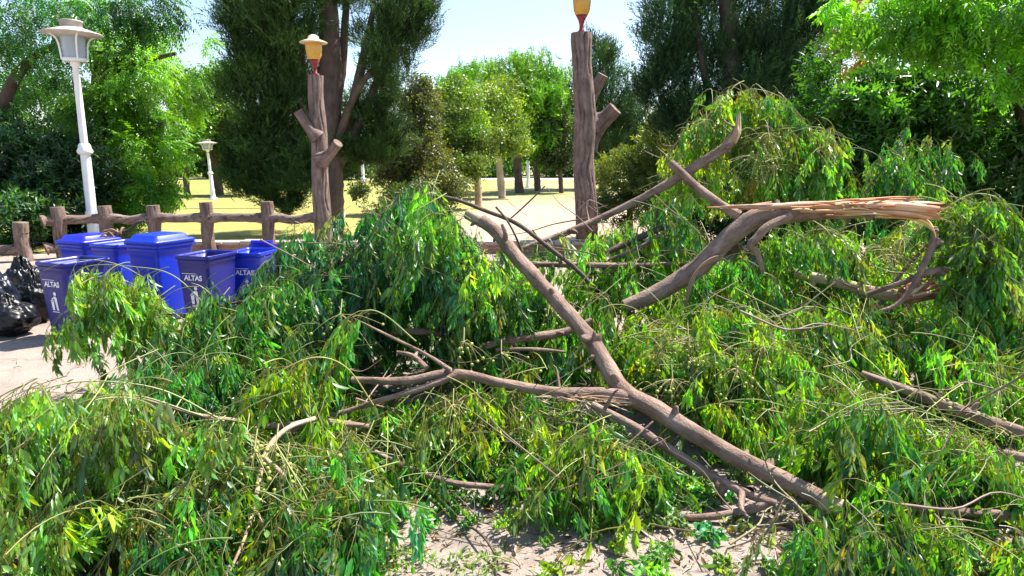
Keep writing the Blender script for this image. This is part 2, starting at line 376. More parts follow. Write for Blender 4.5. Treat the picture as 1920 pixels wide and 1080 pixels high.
# ------------------------------------------------------------------ log shaped lamp posts
def log_lamp(label, pts, stubs, lamp, hat, seed):
    base = np.array((pts[0][0], pts[0][1], 0))
    t = thing('log_lamp_post', label, 'lamp post', base, 'log shaped lamp posts at the park entrance')
    mb = MB(); C = [p[:3] for p in pts]; rr = [p[3] for p in pts]
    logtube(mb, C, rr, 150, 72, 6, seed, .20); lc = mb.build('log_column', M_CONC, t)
    for a, b, r0, r1 in stubs:
        mb = MB(); a = np.array(a); b = np.array(b)
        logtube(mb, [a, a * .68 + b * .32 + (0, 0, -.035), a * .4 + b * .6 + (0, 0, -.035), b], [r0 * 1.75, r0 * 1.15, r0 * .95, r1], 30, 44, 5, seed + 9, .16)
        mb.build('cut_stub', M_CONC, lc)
    top = np.array(lamp[0]); s = lamp[1]
    mb = MB(); lathe(mb, top + (0, 0, -.02), [(.0, 0), (.075 * s, 0), (.07 * s, .06 * s), (.045 * s, .09 * s), (.045 * s, .2 * s), (.06 * s, .22 * s), (.06 * s, .25 * s), (.075 * s, .28 * s), (.12 * s, .36 * s), (0, .36 * s)])
    mb.build('bracket', M_RED, t)
    mb = MB(); lathe(mb, top + (0, 0, .3 * s), [(.06 * s, 0), (.13 * s, .05 * s), (.165 * s, .13 * s), (.18 * s, .24 * s), (.19 * s, .40 * s), (.17 * s, .42 * s), (0, .42 * s)], 28)
    mb.build('lamp_bowl', M_AMBER, t)
    mb = MB(); lathe(mb, top + (0, 0, .705 * s), [(.0, 0), (.30 * s, -.012 * s), (.31 * s, .0), (.30 * s, .012 * s), (.2 * s, .05 * s), (.13 * s, .07 * s), (.11 * s, .14 * s), (.05 * s, .17 * s), (.0, .18 * s)], 28)
    mb.build('lamp_hat', M_HAT, t)
    mb = MB(); q = top + (.05 * s, -.02, .28 * s)
    tube(mb, [q, q + (.05 * s, -.05, -.1 * s), q + (-.02 * s, -.08, -.2 * s), q + (.03, -.03, -.34 * s)], [.006] * 4, 14, 5); mb.build('loose_wire', M_BLACKP, t)
    return t
D = 12.7
lp = lambda px, py, r, d=D: (*P(px, py, d), r)
log_lamp('slimmer log shaped lamp post with complete hatted amber lamp beside the fence',
         [(*(P(613, 478, D) * (1, 1, 0)), .185), lp(606, 420, .17), lp(600, 330, .152), lp(598, 250, .150), lp(592, 180, .138), lp(592, 141, .14)],
         [(P(596, 258, D - .1), P(558, 208, D - .2), .088, .085), (P(603, 300, D - .1), P(634, 268, D - .3), .098, .092)],
         (P(591, 141, D), .80), True, 1.7)
D = 13.6
log_lamp('thicker, taller log shaped lamp post with two stubs on its side',
         [(*(P(1101, 450, D) * (1, 1, 0)), .23), lp(1100, 400, .21), lp(1094, 300, .195), lp(1097, 220, .20), lp(1091, 120, .175), lp(1090, 75, .195), lp(1090, 62, .185)],
         [(P(1098, 262, D - .1), P(1125, 225, D - .2), .20, .19), (P(1118, 232, D - .2), P(1154, 203, D - .35), .155, .145), (P(1100, 190, D), P(1131, 140, D - .15), .115, .11)],
         (P(1090, 62, D), .95), True, 6.2)

# ------------------------------------------------------------------ white park lamps
def park_lamp(label, basep, topp, s, far=False):
    base = np.array(basep); top = np.array(topp); ax = unit(top - base); L = np.linalg.norm(top - base)
    t = thing('park_lamp', label, 'street lamp', base, 'white park lamps')
    u = L / 4.35
    mb = MB(); lathe(mb, base, [(.24 * s, 0), (.24 * s, .1 * u), (.15 * s, .16 * u), (.128 * s, .3 * u), (.123 * s, .62 * u), (.135 * s, .66 * u), (.135 * s, .72 * u), (.108 * s, .78 * u), (.102 * s, 1.86 * u)], 20, axis=ax); pl_ = mb.build('lower_pole', M_WHITE, t)
    mb = MB(); lathe(mb, base, [(.112 * s, 1.86 * u), (.15 * s, 1.88 * u), (.165 * s, 1.93 * u), (.13 * s, 1.99 * u), (.125 * s, 2.04 * u), (.09 * s, 2.08 * u)], 20, axis=ax); mb.build('pole_collar', M_WHITE, pl_)
    mb = MB(); lathe(mb, base, [(.078 * s, 2.07 * u), (.072 * s, 2.8 * u), (.066 * s, 3.5 * u), (.1 * s, 3.53 * u), (.1 * s, 3.6 * u), (.14 * s, 3.62 * u), (.0, 3.63 * u)], 20, axis=ax); mb.build('upper_pole', M_WHITE, t)
    mb = MB(); z0 = 3.6 * u
    lathe(mb, base, [(.0, z0), (.24 * s, z0), (.26 * s, z0 + .03 * u), (.25 * s, z0 + .06 * u), (0, z0 + .06 * u)], 8, axis=ax); mb.build('lantern_base', M_WHITE, t)
    mb = MB(); lathe(mb, base, [(.225 * s, z0 + .06 * u), (.255 * s, z0 + .46 * u)], 8, axis=ax); mb.build('lantern_glass', M_GLASS, t)
    mb = MB()
    for k in range(5): lathe(mb, base, [(.06 * s, z0 + (.12 + .066 * k) * u), (.15 * s, z0 + (.10 + .066 * k) * u), (.15 * s, z0 + (.11 + .066 * k) * u), (.06 * s, z0 + (.14 + .066 * k) * u)], 14, axis=ax)
    mb.build('louvre_core', M_ALU, t)
    uu = unit(np.cross(ax, (0, 1., .001))); vv = np.cross(ax, uu)
    for k in range(4):
        a = math.pi / 4 + k * math.pi / 2; dr = uu * math.cos(a) + vv * math.sin(a); mb = MB()
        tube(mb, [base + ax * (z0 + .03 * u) + dr * .245 * s, base + ax * (z0 + .3 * u) + dr * .275 * s, base + ax * (z0 + .42 * u) + dr * .33 * s, base + ax * (z0 + .5 * u) + dr * .46 * s], [.022 * s] * 4, 12, 6); mb.build('lantern_rib', M_WHITE, t)
    mb = MB(); lathe(mb, base, [(.25 * s, z0 + .455 * u), (.58 * s, z0 + .49 * u), (.60 * s, z0 + .505 * u), (.57 * s, z0 + .52 * u), (.36 * s, z0 + .575 * u), (.25 * s, z0 + .61 * u), (.22 * s, z0 + .615 * u)], 28, axis=ax); sh = mb.build('lamp_shade', M_SHADE, t)
    mb = MB(); lathe(mb, base, [(.215 * s, z0 + .60 * u), (.215 * s, z0 + .70 * u), (.235 * s, z0 + .705 * u), (.235 * s, z0 + .74 * u), (.2 * s, z0 + .75 * u), (0, z0 + .75 * u)], 24, axis=ax); mb.build('shade_cap', M_CAP, sh)
    return t
b0 = P(180, 470, 13.6) * (1, 1, 0); b0[2] = .0
park_lamp('tall white park lamp with wide shade, close behind the log fence', b0, P(132, 38, 13.6), .88)
b1 = G(400, 374); park_lamp('small distant white park lamp standing among the lawn trees', b1, P(387, 262, b1[1]), .8)

# ------------------------------------------------------------------ wheelie bins
def rrect(w_, d_, r, k=6):
    pts = []
    for cx, cy, a0 in ((w_ / 2 - r, d_ / 2 - r, 0), (-w_ / 2 + r, d_ / 2 - r, 90), (-w_ / 2 + r, -d_ / 2 + r, 180), (w_ / 2 - r, -d_ / 2 + r, 270)):
        for i in range(k): a = R_(a0 + 90 * i / (k - 1)); pts.append((cx + r * math.cos(a), cy + r * math.sin(a)))
    return np.array(pts)
def loft(mb, loops, M, closed_ends=(False, False), col=(1, 1, 1), mat=0):
    n = len(loops[0]); V = M(np.concatenate([np.asarray(l, float) for l in loops])); k = len(loops)
    i, j = np.meshgrid(np.arange(k - 1), np.arange(n), indexing='ij'); j2 = (j + 1) % n
    a, b, c, d = i * n + j, i * n + j2, (i + 1) * n + j2, (i + 1) * n + j
    F = [np.stack([a, b, c], -1).reshape(-1, 3), np.stack([a, c, d], -1).reshape(-1, 3)]
    if closed_ends[0]: F.append(np.array([(0, q + 1, q) for q in range(1, n - 1)]))
    if closed_ends[1]: o = (k - 1) * n; F.append(np.array([(o, o + q, o + q + 1) for q in range(1, n - 1)]))
    mb.add(V, np.concatenate(F), col, None, mat)
def z3(p, z): return np.column_stack([p, np.full(len(p), z)])
def text_mesh(s, size):
    cu = bpy.data.curves.new('lettering', 'FONT'); cu.body = s; cu.size = size; cu.align_x = 'CENTER'; cu.extrude = .0012; cu.offset = .0022; cu.shear = .12
    o = bpy.data.objects.new('lettering', cu); COL.objects.link(o); bpy.context.view_layer.update()
    me = bpy.data.meshes.new_from_object(o.evaluated_get(bpy.context.evaluated_depsgraph_get())); me.calc_loop_triangles()
    V = np.array([v.co[:] for v in me.vertices]); F = np.array([t.vertices[:] for t in me.loop_triangles])
    bpy.data.objects.remove(o); bpy.data.curves.remove(cu); bpy.data.meshes.remove(me); return V, F
TXT = text_mesh('ALTAS', .075)
def poly_fan(pts):
    return [(0, i, i + 1) for i in range(1, len(pts) - 1)]
def wheelie_bin(label, corner_px, d, w_, dep, h, yaw, body_m, lid=None, printed=False, lid_m=None, zrot=0, tilt=0):
    """corner_px: pixel of the rim's front left corner at depth d"""
    c = P(corner_px[0], corner_px[1], d); cyaw, syaw = math.cos(yaw), math.sin(yaw)
    fx, fy = c[0], c[1]; h = float(c[2])
    cx = fx + (w_ / 2) * cyaw - (dep / 2) * syaw * -1 * -1; cy_ = fy + (w_ / 2) * syaw + (dep / 2) * cyaw
    cx = fx + (w_ / 2) * cyaw - (dep / 2) * syaw
    base = np.array((cx, cy_, 0.))
    t = thing('wheelie_bin', label, 'bin', base, 'blue wheelie bins by the fence')
    def M(V):
        V = np.asarray(V, float); X = V[:, 0] * cyaw - V[:, 1] * syaw + cx; Y = V[:, 0] * syaw + V[:, 1] * cyaw + cy_
        return np.column_stack([X, Y, V[:, 2]])
    r = .045; mb = MB(); S = .80
    L = [z3(rrect(w_ * S, dep * S, r), .03), z3(rrect(w_ * (S + .02), dep * (S + .02), r), .06), z3(rrect(w_ * .9, dep * .9, r), h * .5), z3(rrect(w_ * .955, dep * .955, r), h * .82),
         z3(rrect(w_ * .965, dep * .965, r), h * .90), z3(rrect(w_ * .985, dep * .985, r), h * .905), z3(rrect(w_ * .99, dep * .99, r), h - .032)]
    L += [z3(rrect(w_ * .93, dep * .93, r), h - .03), z3(rrect(w_ * .87, dep * .87, r), h * .5), z3(rrect(w_ * (S - .03), dep * (S - .03), r), .09)]
    loft(mb, L, M, (True, True)); body = mb.build('bin_body', body_m, t)
    mb = MB(); loft(mb, [z3(rrect(w_ * .99, dep * .99, r), h - .036), z3(rrect(w_ * 1.04, dep * 1.04, r + .01), h - .036), z3(rrect(w_ * 1.055, dep * 1.055, r + .01), h - .025), z3(rrect(w_ * 1.05, dep * 1.05, r + .01), h - .003), z3(rrect(w_ * 1.03, dep * 1.03, r), h + .003), z3(rrect(w_ * .95, dep * .95, r), h), z3(rrect(w_ * .935, dep * .935, r), h - .03)], M)
    mb.build('bin_rim', body_m, t)
    for sx in (-1, 1):
        mb = MB(); ctr = M(np.array([(sx * w_ * .42, dep * .40, .09)]))[0]; ax = np.array((cyaw, syaw, 0))
        lathe(mb, ctr - ax * .025, [(0, 0), (.05, 0), (.085, .004), (.09, .012), (.09, .038), (.085, .046), (.05, .05), (0, .05)], 22, axis=ax); mb.build('wheel', M_BLACKP, t)
    mb = MB(); q = M(np.array([(-w_ * .36, dep * .52, h - .04), (-w_ * .36, dep * .62, h - .02), (w_ * .36, dep * .62, h - .02), (w_ * .36, dep * .52, h - .04)]))
    tube(mb, q, [.016] * 4, 26, 8); mb.build('handle', body_m, t)
    if lid == 'closed' or lid == 'ajar':
        mb = MB(); W2, D2 = w_ * 1.09, dep * 1.08
        dz = lambda V: np.column_stack([V[:, 0], V[:, 1], V[:, 2] + (0 if lid == 'closed' else .0)])
        loft(mb, [z3(rrect(W2, D2, .05), h + .004), z3(rrect(W2 * 1.01, D2 * 1.01, .05), h + .03), z3(rrect(W2 * .985, D2 * .985, .05), h + .045), z3(rrect(W2 * .84, D2 * .84, .05), h + .05), z3(rrect(W2 * .76, D2 * .74, .04), h + .095), z3(rrect(W2 * .70, D2 * .68, .04), h + .103)], M, (True, True))
        mb.build('lid', lid_m or body_m, t)
    elif lid == 'open':      # swung back behind the bin, hanging
        mb = MB(); W2 = w_ * 1.06
        box(mb, (-W2 / 2, dep * .60, h - .42), (W2 / 2, dep * .66, h + .035), M=M); box(mb, (-W2 * .4, dep * .665, h - .38), (W2 * .4, dep * .70, h - .05), M=M); lo = mb.build('lid', lid_m or body_m, t)
        mb = MB(); q = M(np.array([(-W2 * .42, dep * .60, h + .055), (W2 * .2, dep * .60, h + .055)])); tube(mb, q, [.026, .026], 4, 10); mb.build('hinge', lid_m or body_m, lo)
    if printed:
        def face(V2, z0, off=.004):   # 2D print laid on the sloping front face
            x = V2[:, 0]; z = z0 + V2[:, 1]; hh = np.interp(z, [.06, h * .5, h * .82, h * .9], [S + .02, .9, .955, .965])
            o = V2[:, 2] if V2.shape[1] > 2 else 0
            return M(np.column_stack([x, -dep / 2 * hh - off - o, z]))
        mb = MB(); mb.add(face(TXT[0], h * .70), TXT[1]); x = np.array([(-.13, .066), (.05, .066), (.05, .071), (-.13, .071)]); mb.add(face(x, h * .70), [(0, 1, 2), (0, 2, 3)])
        mb.build('lettering', M_PRINT, body, smooth=False)
        mb = MB(); z0 = h * .40; sc = .95
        th = np.linspace(0, 2 * np.pi, 16, endpoint=False)
        def pl(pts): pts = np.array(pts) * sc; mb.add(face(pts, z0), poly_fan(pts))
        pl(np.column_stack([.018 + .021 * np.cos(th), .178 + .021 * np.sin(th)]))                      # head
        pl([(-.004, .150), (.028, .150), (.040, .130), (.038, .085), (.006, .085), (.0, .12)])         # torso
        pl([(.038, .086), (.046, .0), (.032, .0), (.020, .085)]); pl([(.020, .084), (.028, .0), (.014, .0), (.006, .084)])   # legs
        pl([(.0, .148), (.006, .132), (-.036, .112), (-.042, .122)])                                    # arm
        pl([(-.056, .092), (-.012, .092), (-.018, .0), (-.050, .0)]); pl([(-.062, .096), (-.006, .096), (-.006, .106), (-.062, .106)])   # basket
        pl([(-.046, .122), (-.030, .122), (-.032, .110), (-.044, .110)])
        pl([(-.055, -.022), (.05, -.022), (.05, -.014), (-.055, -.014)])
        mb.build('pictogram', M_PRINT, body, smooth=False)
    return t, M
YW = R_(-22)
binA = wheelie_bin('open violet blue bin in front, next to the black bags, with white print', (64, 491), 6.55, .40, .47, .80, YW, M_NAVY, None, True)
binB = wheelie_bin('bright blue bin with closed indigo lid, rearmost by the fence', (106, 457), 8.2, .46, .52, .83, YW, M_BLUE, 'closed', False, M_LID)
binC = wheelie_bin('open blue bin wedged between the two lidded bins, twig inside', (166, 457), 7.75, .42, .50, .88, YW, M_BLUE, None, False)
binD = wheelie_bin('large bright blue bin with closed pale blue lid, middle of the row', (234, 458), 7.35, .46, .52, .90, YW, M_BLUE, 'closed', False, M_BLUE)
binE = wheelie_bin('open dark violet bin with white print half hidden by leaves', (326, 479), 6.75, .40, .46, .79, R_(-16), M_NAVY, None, True)
binF = wheelie_bin('blue bin with its lid swung back, nearest to the leafy heap', (424, 474), 7.2, .38, .46, .78, R_(-8), M_BLUE, 'open', True, M_LID)
# refuse: twig and dry leaf lying across bins
mb = MB(); q = [P(205, 442, 7.7), P(225, 436, 7.7), P(243, 430, 7.65), P(258, 417, 7.6), P(272, 414, 7.6)]
tube(mb, q, [.02, .018, .016, .018, .012], 24, 8, bump=.2); o = mb.build('broken_stick', M_BARKD); tag(o, 'short dark stick poking out of the open bin between the lids', 'stick')
mb = MB(); 
for k in range(14):
    a = P(rnd(198, 228), rnd(434, 446), 7.65 + rnd(-.1, .1)); b = a + np.array((rnd(-.12, .12), rnd(-.08, .08), rnd(-.01, .05))); tube(mb, [a, (a + b) / 2 + (0, 0, .02), b], [.012, .016, .004], 6, 5)
tag(mb.build('dry_scraps', M_STRAW), 'brown dry scraps heaped on top of the open bin', 'scraps')

def bag(label, px, py, d, rx, rz, m, seed):
    c = P(px, py, d); c[2] = rz * .93; mb = MB(); n1, n2 = 56, 72; V = []
    for i in range(n1 + 1):
        ph = math.pi * i / n1
        for j in range(n2):
            th = 2 * math.pi * j / n2; v = Vector((math.sin(ph) * math.cos(th), math.sin(ph) * math.sin(th), math.cos(ph)))
            q = v * 2.1 + Vector((seed * 3.1, 0, 0)); f = 1 + .16 * mnoise.noise(q) - .08 * abs(mnoise.noise(q * 1.8)) - .03 * abs(mnoise.noise(q * 4 + Vector((3, 1, 2))))
            up = max(0, v.z + .15); f -= .13 * up * (1 - abs(math.sin(6 * th + 3 * mnoise.noise(q * 1.4)))) + .02 * up * (1 - abs(math.sin(15 * th + 4 * mnoise.noise(q * 2))))
            if v.z > .80: f *= 1 + .30 * ((v.z - .80) / .20) ** 2 * (1 + .35 * math.sin(5 * th + seed))
            if .80 < v.z < .95: f *= .93
            V.append((c[0] + v.x * rx * f, c[1] + v.y * rx * .9 * f, max(.008, c[2] + v.z * rz * f)))
    F = []
    for i in range(n1):
        for j in range(n2):
            a, b, cc, dd = i * n2 + j, i * n2 + (j + 1) % n2, (i + 1) * n2 + (j + 1) % n2, (i + 1) * n2 + j; F += [(a, dd, cc), (a, cc, b)]
    mb.add(V, F); tag(mb.build('garbage_bag', m), label, 'garbage bag', 'rubbish bags left of the bins')
bag('plump black rubbish bag touching the front blue bin', 64, 565, 7.3, .20, .26, M_BAG, 1)
bag('black rubbish bag with bluish sheen at the frame edge', -14, 548, 7.0, .25, .32, M_BAGB, 2)
bag('low black rubbish bag in front of the other bags', 18, 600, 6.75, .27, .20, M_BAG, 3)
bag('black rubbish bag at the back under the fence rail', 45, 525, 8.2, .25, .28, M_BAG, 4)

# ------------------------------------------------------------------ leaf templates
def lf(d, n, L, W, bend=.12, simple=False, o=(0, 0, 0)):
    d = unit(d); wv = unit(np.cross(d, n)); nn = np.cross(wv, d); o = np.asarray(o, float)
    if simple:
        V = np.array([o, o + d * L * .45 + wv * W * .5 - nn * bend * L * .2, o + d * L - nn * bend * L, o + d * L * .45 - wv * W * .5 - nn * bend * L * .2])
        return V, np.array([(0, 1, 2), (0, 2, 3)])
    q = lambda t, s, dn: o + d * L * t + wv * W * s + nn * (dn * W - bend * L * t * t)
    V = np.array([q(0, 0, 0), q(.28, .46, .14), q(.28, 0, -.05), q(.28, -.46, .14), q(.64, .40, .14), q(.64, 0, -.05), q(.64, -.40, .14), q(1, 0, 0)])
    return V, np.array([(0, 2, 1), (0, 3, 2), (1, 2, 5), (1, 5, 4), (2, 3, 6), (2, 6, 5), (4, 5, 7), (5, 6, 7)])
class T:
    def __init__(s): s.V = []; s.F = []; s.c = []; s.stem = []; s.n = 0
    def add(s, V, F, c, stem=0.):
        s.V.append(V); s.F.append(F + s.n); s.c.append(np.tile(np.asarray(c, float), (len(V), 1))); s.stem.append(np.full(len(V), stem)); s.n += len(V)
    def done(s):
        s.V = np.concatenate(s.V); s.F = np.concatenate(s.F); s.c = np.concatenate(s.c); s.stem = np.concatenate(s.stem); s.ctr = s.V.mean(0); return s
def strip(tp, pts, r):
    pts = np.asarray(pts); T_, N_, B_ = frames(pts); n = len(pts); rr = np.linspace(r, r * .4, n)[:, None]
    V = np.concatenate([pts + N_ * rr, pts - N_ * rr * .5 + B_ * rr * .87, pts - N_ * rr * .5 - B_ * rr * .87])
    F = []
    for i in range(n - 1):
        for a, b in ((0, 1), (1, 2), (2, 0)):
            F += [(a * n + i, b * n + i, b * n + i + 1), (a * n + i, b * n + i + 1, a * n + i + 1)]
    tp.add(V, np.array(F), (1, 1, 1), 1.)
def wilted_frond(L, a0, a1, pairs, leafL, leafW, simple=False):
    """a compound leaf that leaves the twig along +X and hangs down"""
    tp = T(); n = 8; a = np.linspace(a0, a1, n); p = np.zeros((n, 3)); ds = L / (n - 1)
    for i in range(1, n): p[i] = p[i - 1] + (math.cos(a[i]) * ds, rnd(-.012, .012), -math.sin(a[i]) * ds)
    strip(tp, p, .0026)
    down = np.array((0, 0, -1.))
    def leaf(o, d):
        c = rnd(.6, 1.45); y = rnd(0, 1) if rnd(0, 1) < .97 else 2.2; col = np.array((c * (.85 + .5 * y), c, c * (1.15 - .5 * y)))
        k = rnd(.55, 1.15); V, F = lf(d, unit(rng.normal(size=3)), leafL * k, leafW * k * rnd(.5, 1.15), rnd(-.25, .5), simple, o); tp.add(V, F, col)
    for i in range(pairs):
        s = .22 + .72 * i / (pairs - 1); k = s * (n - 1); i0 = min(int(k), n - 2); o = p[i0] * (1 - k + i0) + p[i0 + 1] * (k - i0); tan = unit(p[i0 + 1] - p[i0])
        for sd in (-1, 1):
            pd = unit(tan * .5 + np.array((0, sd * rnd(.15, .6), 0)) + down * rnd(.4, 1.1)); pl = L * .36 * (1.15 - .65 * s) * rnd(.8, 1.2)
            e = o + pd * pl + down * pl * .25; m_ = o + pd * pl * .55
            strip(tp, [o, m_, e], .0014)
            lat = unit(np.cross(pd, down) + 1e-3)
            for q, t2 in ((m_ * .8 + o * .2, .4), (e * .65 + m_ * .35, .75)):
                for s2 in (-1, 1): leaf(q, pd * .45 + lat * s2 * rnd(.05, .55) + down * rnd(.5, 1.3) + rng.normal(size=3) * .2)
            leaf(e, pd * .5 + down * rnd(.4, 1.) + rng.normal(size=3) * .15)
    for s2 in (-1, 0, 1): leaf(p[-1], unit(p[-1] - p[-2]) + np.array((0, s2 * .5, 0)) + rng.normal(size=3) * .1)
    return tp.done()
FRONDS = [wilted_frond(rnd(.24, .42), rnd(-.2, .7), rnd(1.25, 1.57), 4, rnd(.076, .104), rnd(.023, .032)) for _ in range(14)]
FRONDS_S = [wilted_frond(rnd(.26, .40), rnd(-.3, .5), rnd(1.15, 1.5), 4, rnd(.072, .09), rnd(.022, .028), True) for _ in range(6)]
FLAT = [wilted_frond(rnd(.28, .38), -.1, .35, 4, .075, .022) for _ in range(4)]
def inst(mb, tp, pos, Rm, sc, cols, stemcol, matid=0, ground=False):
    """many copies of a template baked into one mesh"""
    V = np.einsum('nij,vj->nvi', Rm, tp.V) * sc[:, None, None] + pos[:, None]
    if ground:
        lim = .010 + .05 * np.abs(np.sin(V[..., 0] * 91 + V[..., 1] * 57)); V[..., 2] = np.maximum(V[..., 2], lim)
    n, k = len(pos), len(tp.V)
    C = cols[:, None] * tp.c[None]; st = tp.stem[None, :, None]; C = C * (1 - st) + np.asarray(stemcol)[None, None] * st
    F = tp.F[None] + (np.arange(n) * k)[:, None, None]
    mb.add(V.reshape(-1, 3), F.reshape(-1, 3), np.clip(C.reshape(-1, 3), 0, 1), None, matid)
def rotz(az, tilt=None, roll=None):
    az = np.asarray(az); c, s = np.cos(az), np.sin(az); n = len(az); M = np.zeros((n, 3, 3)); M[:, 0, 0] = c; M[:, 0, 1] = -s; M[:, 1, 0] = s; M[:, 1, 1] = c; M[:, 2, 2] = 1
    if tilt is not None:
        ct, st = np.cos(tilt), np.sin(tilt); A = np.zeros((n, 3, 3)); A[:, 0, 0] = ct; A[:, 0, 2] = st; A[:, 1, 1] = 1; A[:, 2, 0] = -st; A[:, 2, 2] = ct; M = M @ A
    if roll is not None:
        cr, sr = np.cos(roll), np.sin(roll); A = np.zeros((n, 3, 3)); A[:, 0, 0] = 1; A[:, 1, 1] = cr; A[:, 1, 2] = -sr; A[:, 2, 1] = sr; A[:, 2, 2] = cr; M = M @ A
    return M
def alongdir(d, roll):
    """rotation taking +X to d, with random roll"""
    d = unit(d); up = np.where(np.abs(d[:, 2:3]) > .95, np.array([[0, 1., 0]]), np.array([[0, 0, 1.]])); y = unit(np.cross(up, d)); z = np.cross(d, y)
    c, s = np.cos(roll)[:, None], np.sin(roll)[:, None]; y2 = y * c + z * s; z2 = -y * s + z * c
    return np.stack([d, y2, z2], 2)

# ------------------------------------------------------------------ the fallen heap: limbs
KO = []          # sampled visible limbs, so that no leaf is put right in front of them
GROUP = 'broken branches of the fallen tree heap'
class Branch:
    def __init__(s, label, cat='branch'):
        s.label = label; s.wood = []; s.fr = []; s.tw = MB(); s.ntw = 0; s.clusters = []; s.extra = []; s.name = 'fallen_branch'
BR = {}
def limb(br, pts, cap=(0, 1), keep=True, bumpy=.10, sides=14, name='limb', n=None, mats=None):
    W = [P(a, b, c) for a, b, c, _ in pts]; r = [q[3] * .315 * q[2] / FPX for q in pts]
    for q in W: q[2] = max(q[2], r[0] * .8)
    mb = MB(); n = n or max(16, int(10 * len(pts)))
    C, rr = tube(mb, W, r, n, sides, (1, 1, 1), cap, 1, bumpy, rnd(0, 50), capcol=(.62, .46, .30)); BR[br].wood.append((name, mb, mats or [M_BARK, M_WOOD]))
    if rr.max() > .026:
        L_ = np.linalg.norm(np.diff(C, axis=0), axis=1).sum(); T_, N_, B_ = frames(C)
        for k in range(int(L_ / .22)):
            i = int(rng.integers(2, len(C) - 2)); a = rnd(0, 6.28); dr = N_[i] * math.cos(a) + B_[i] * math.sin(a); l = rnd(.015, .05) if rnd(0, 1) < .8 else rnd(.08, .22)
            e = C[i] + dr * (rr[i] + l) + T_[i] * l * rnd(.1, .8); q0 = rnd(.006, .013) if l > .05 else rnd(.010, .022)
            tube(mb, [C[i] + dr * rr[i] * .7, (C[i] + dr * (rr[i] + l * .5) + e) / 2, e], [q0 * 1.6, q0, q0 * .55], 8, 7, bump=.25, seed=k, cap=(None, 0))
    if keep:
        s = proj(C); s = np.column_stack([s, rr * FPX / s[:, 2]]); KO.append(s[::2])
    return C
def newbranch(key, label): BR[key] = Branch(label); return key

# front forked trunk
newbranch('fork', 'thick forked trunk across the front, one limb rising to a sawn end')
limb('fork', [(1575, 952, 3.02, 53), (1480, 905, 3.14, 57), (1350, 840, 3.35, 57), (1230, 768, 3.65, 57), (1165, 728, 3.9, 55), (1110, 640, 4.2, 47), (1040, 560, 4.5, 45), (975, 490, 4.85, 43), (942, 448, 5.05, 40), (918, 424, 5.15, 38), (888, 407, 5.27, 33)], (1, 1), bumpy=.13, n=120, sides=18)
limb('fork', [(1185, 748, 3.8, 52), (1130, 738, 3.86, 38), (1040, 735, 3.9, 33), (940, 718, 3.92, 29), (850, 700, 3.95, 29), (760, 714, 3.95, 26), (660, 712, 4.0, 21)], n=70)
limb('fork', [(904, 415, 5.21, 39), (893, 409, 5.25, 37), (878, 402, 5.31, 34)], (1, 1), mats=[M_PALEB, M_WOOD], n=12)
limb('fork', [(1540, 936, 3.055, 60), (1577, 953, 3.0, 60)], (1, 1), mats=[M_PALEB, M_WOOD], n=10)
limb('fork', [(945, 465, 4.98, 22), (948, 440, 4.98, 15), (941, 420, 4.98, 11)], n=12, bumpy=.2)
limb('fork', [(860, 702, 3.9, 22), (790, 728, 3.85, 19), (700, 755, 3.8, 17), (645, 772, 3.8, 15), (560, 792, 3.75, 11), (500, 806, 3.7, 8)], n=50)
limb('fork', [(845, 694, 3.9, 15), (800, 665, 3.9, 10), (740, 635, 3.9, 9), (690, 610, 3.92, 6), (665, 598, 3.95, 4)], n=40)
limb('fork', [(800, 690, 4.0, 17), (775, 668, 4.1, 15), (745, 660, 4.2, 10)], keep=False)
mb = MB()
for k in range(26):
    x0 = rnd(1000, 1180); y0 = 742 + (x0 - 1090) * .06 + rnd(-4, 12); x1 = x0 + rnd(25, 90); a = P(x0, y0, 3.80); b = P(x1, y0 + (x1 - x0) * .12 + rnd(-8, 10), 3.72); tube(mb, [a, (a + b) / 2 + rng.normal(size=3) * .006, b], [.002, .006, .001], 10, 5, [(.50, .36, .22), (.36, .23, .15), (.60, .46, .30), (.28, .18, .12)][k % 4], bump=.3, seed=k)
for k in range(12):
    x0 = rnd(1090, 1130); a = P(x0, 752 + rnd(-4, 6), 3.74); b = P(x0 + rnd(-60, 70), rnd(770, 800), 3.7); tube(mb, [a, (a + b) / 2 + rng.normal(size=3) * .01, b], [.005, .004, .001], 8, 5, [(.50, .36, .22), (.60, .46, .30)][k % 2], seed=k)
BR['fork'].wood.append(('torn_fibres', mb, [M_WOOD]))
# lower crossing branch
newbranch('cross', 'slender branch crossing under the forked trunk, its peeled strip pale')
limb('cross', [(1110, 758, 3.72, 20), (1180, 795, 3.6, 28), (1260, 845, 3.45, 30), (1330, 890, 3.3, 30), (1400, 925, 3.15, 28), (1455, 945, 3.08, 30)], n=60)
limb('cross', [(1450, 940, 3.1, 30), (1380, 962, 3.08, 28), (1290, 972, 3.1, 22), (1200, 960, 3.2, 16)], n=40)
limb('cross', [(1225, 790, 3.55, 7), (1170, 840, 3.5, 8), (1120, 885, 3.45, 9), (1095, 880, 3.45, 7)], keep=False, sides=8)
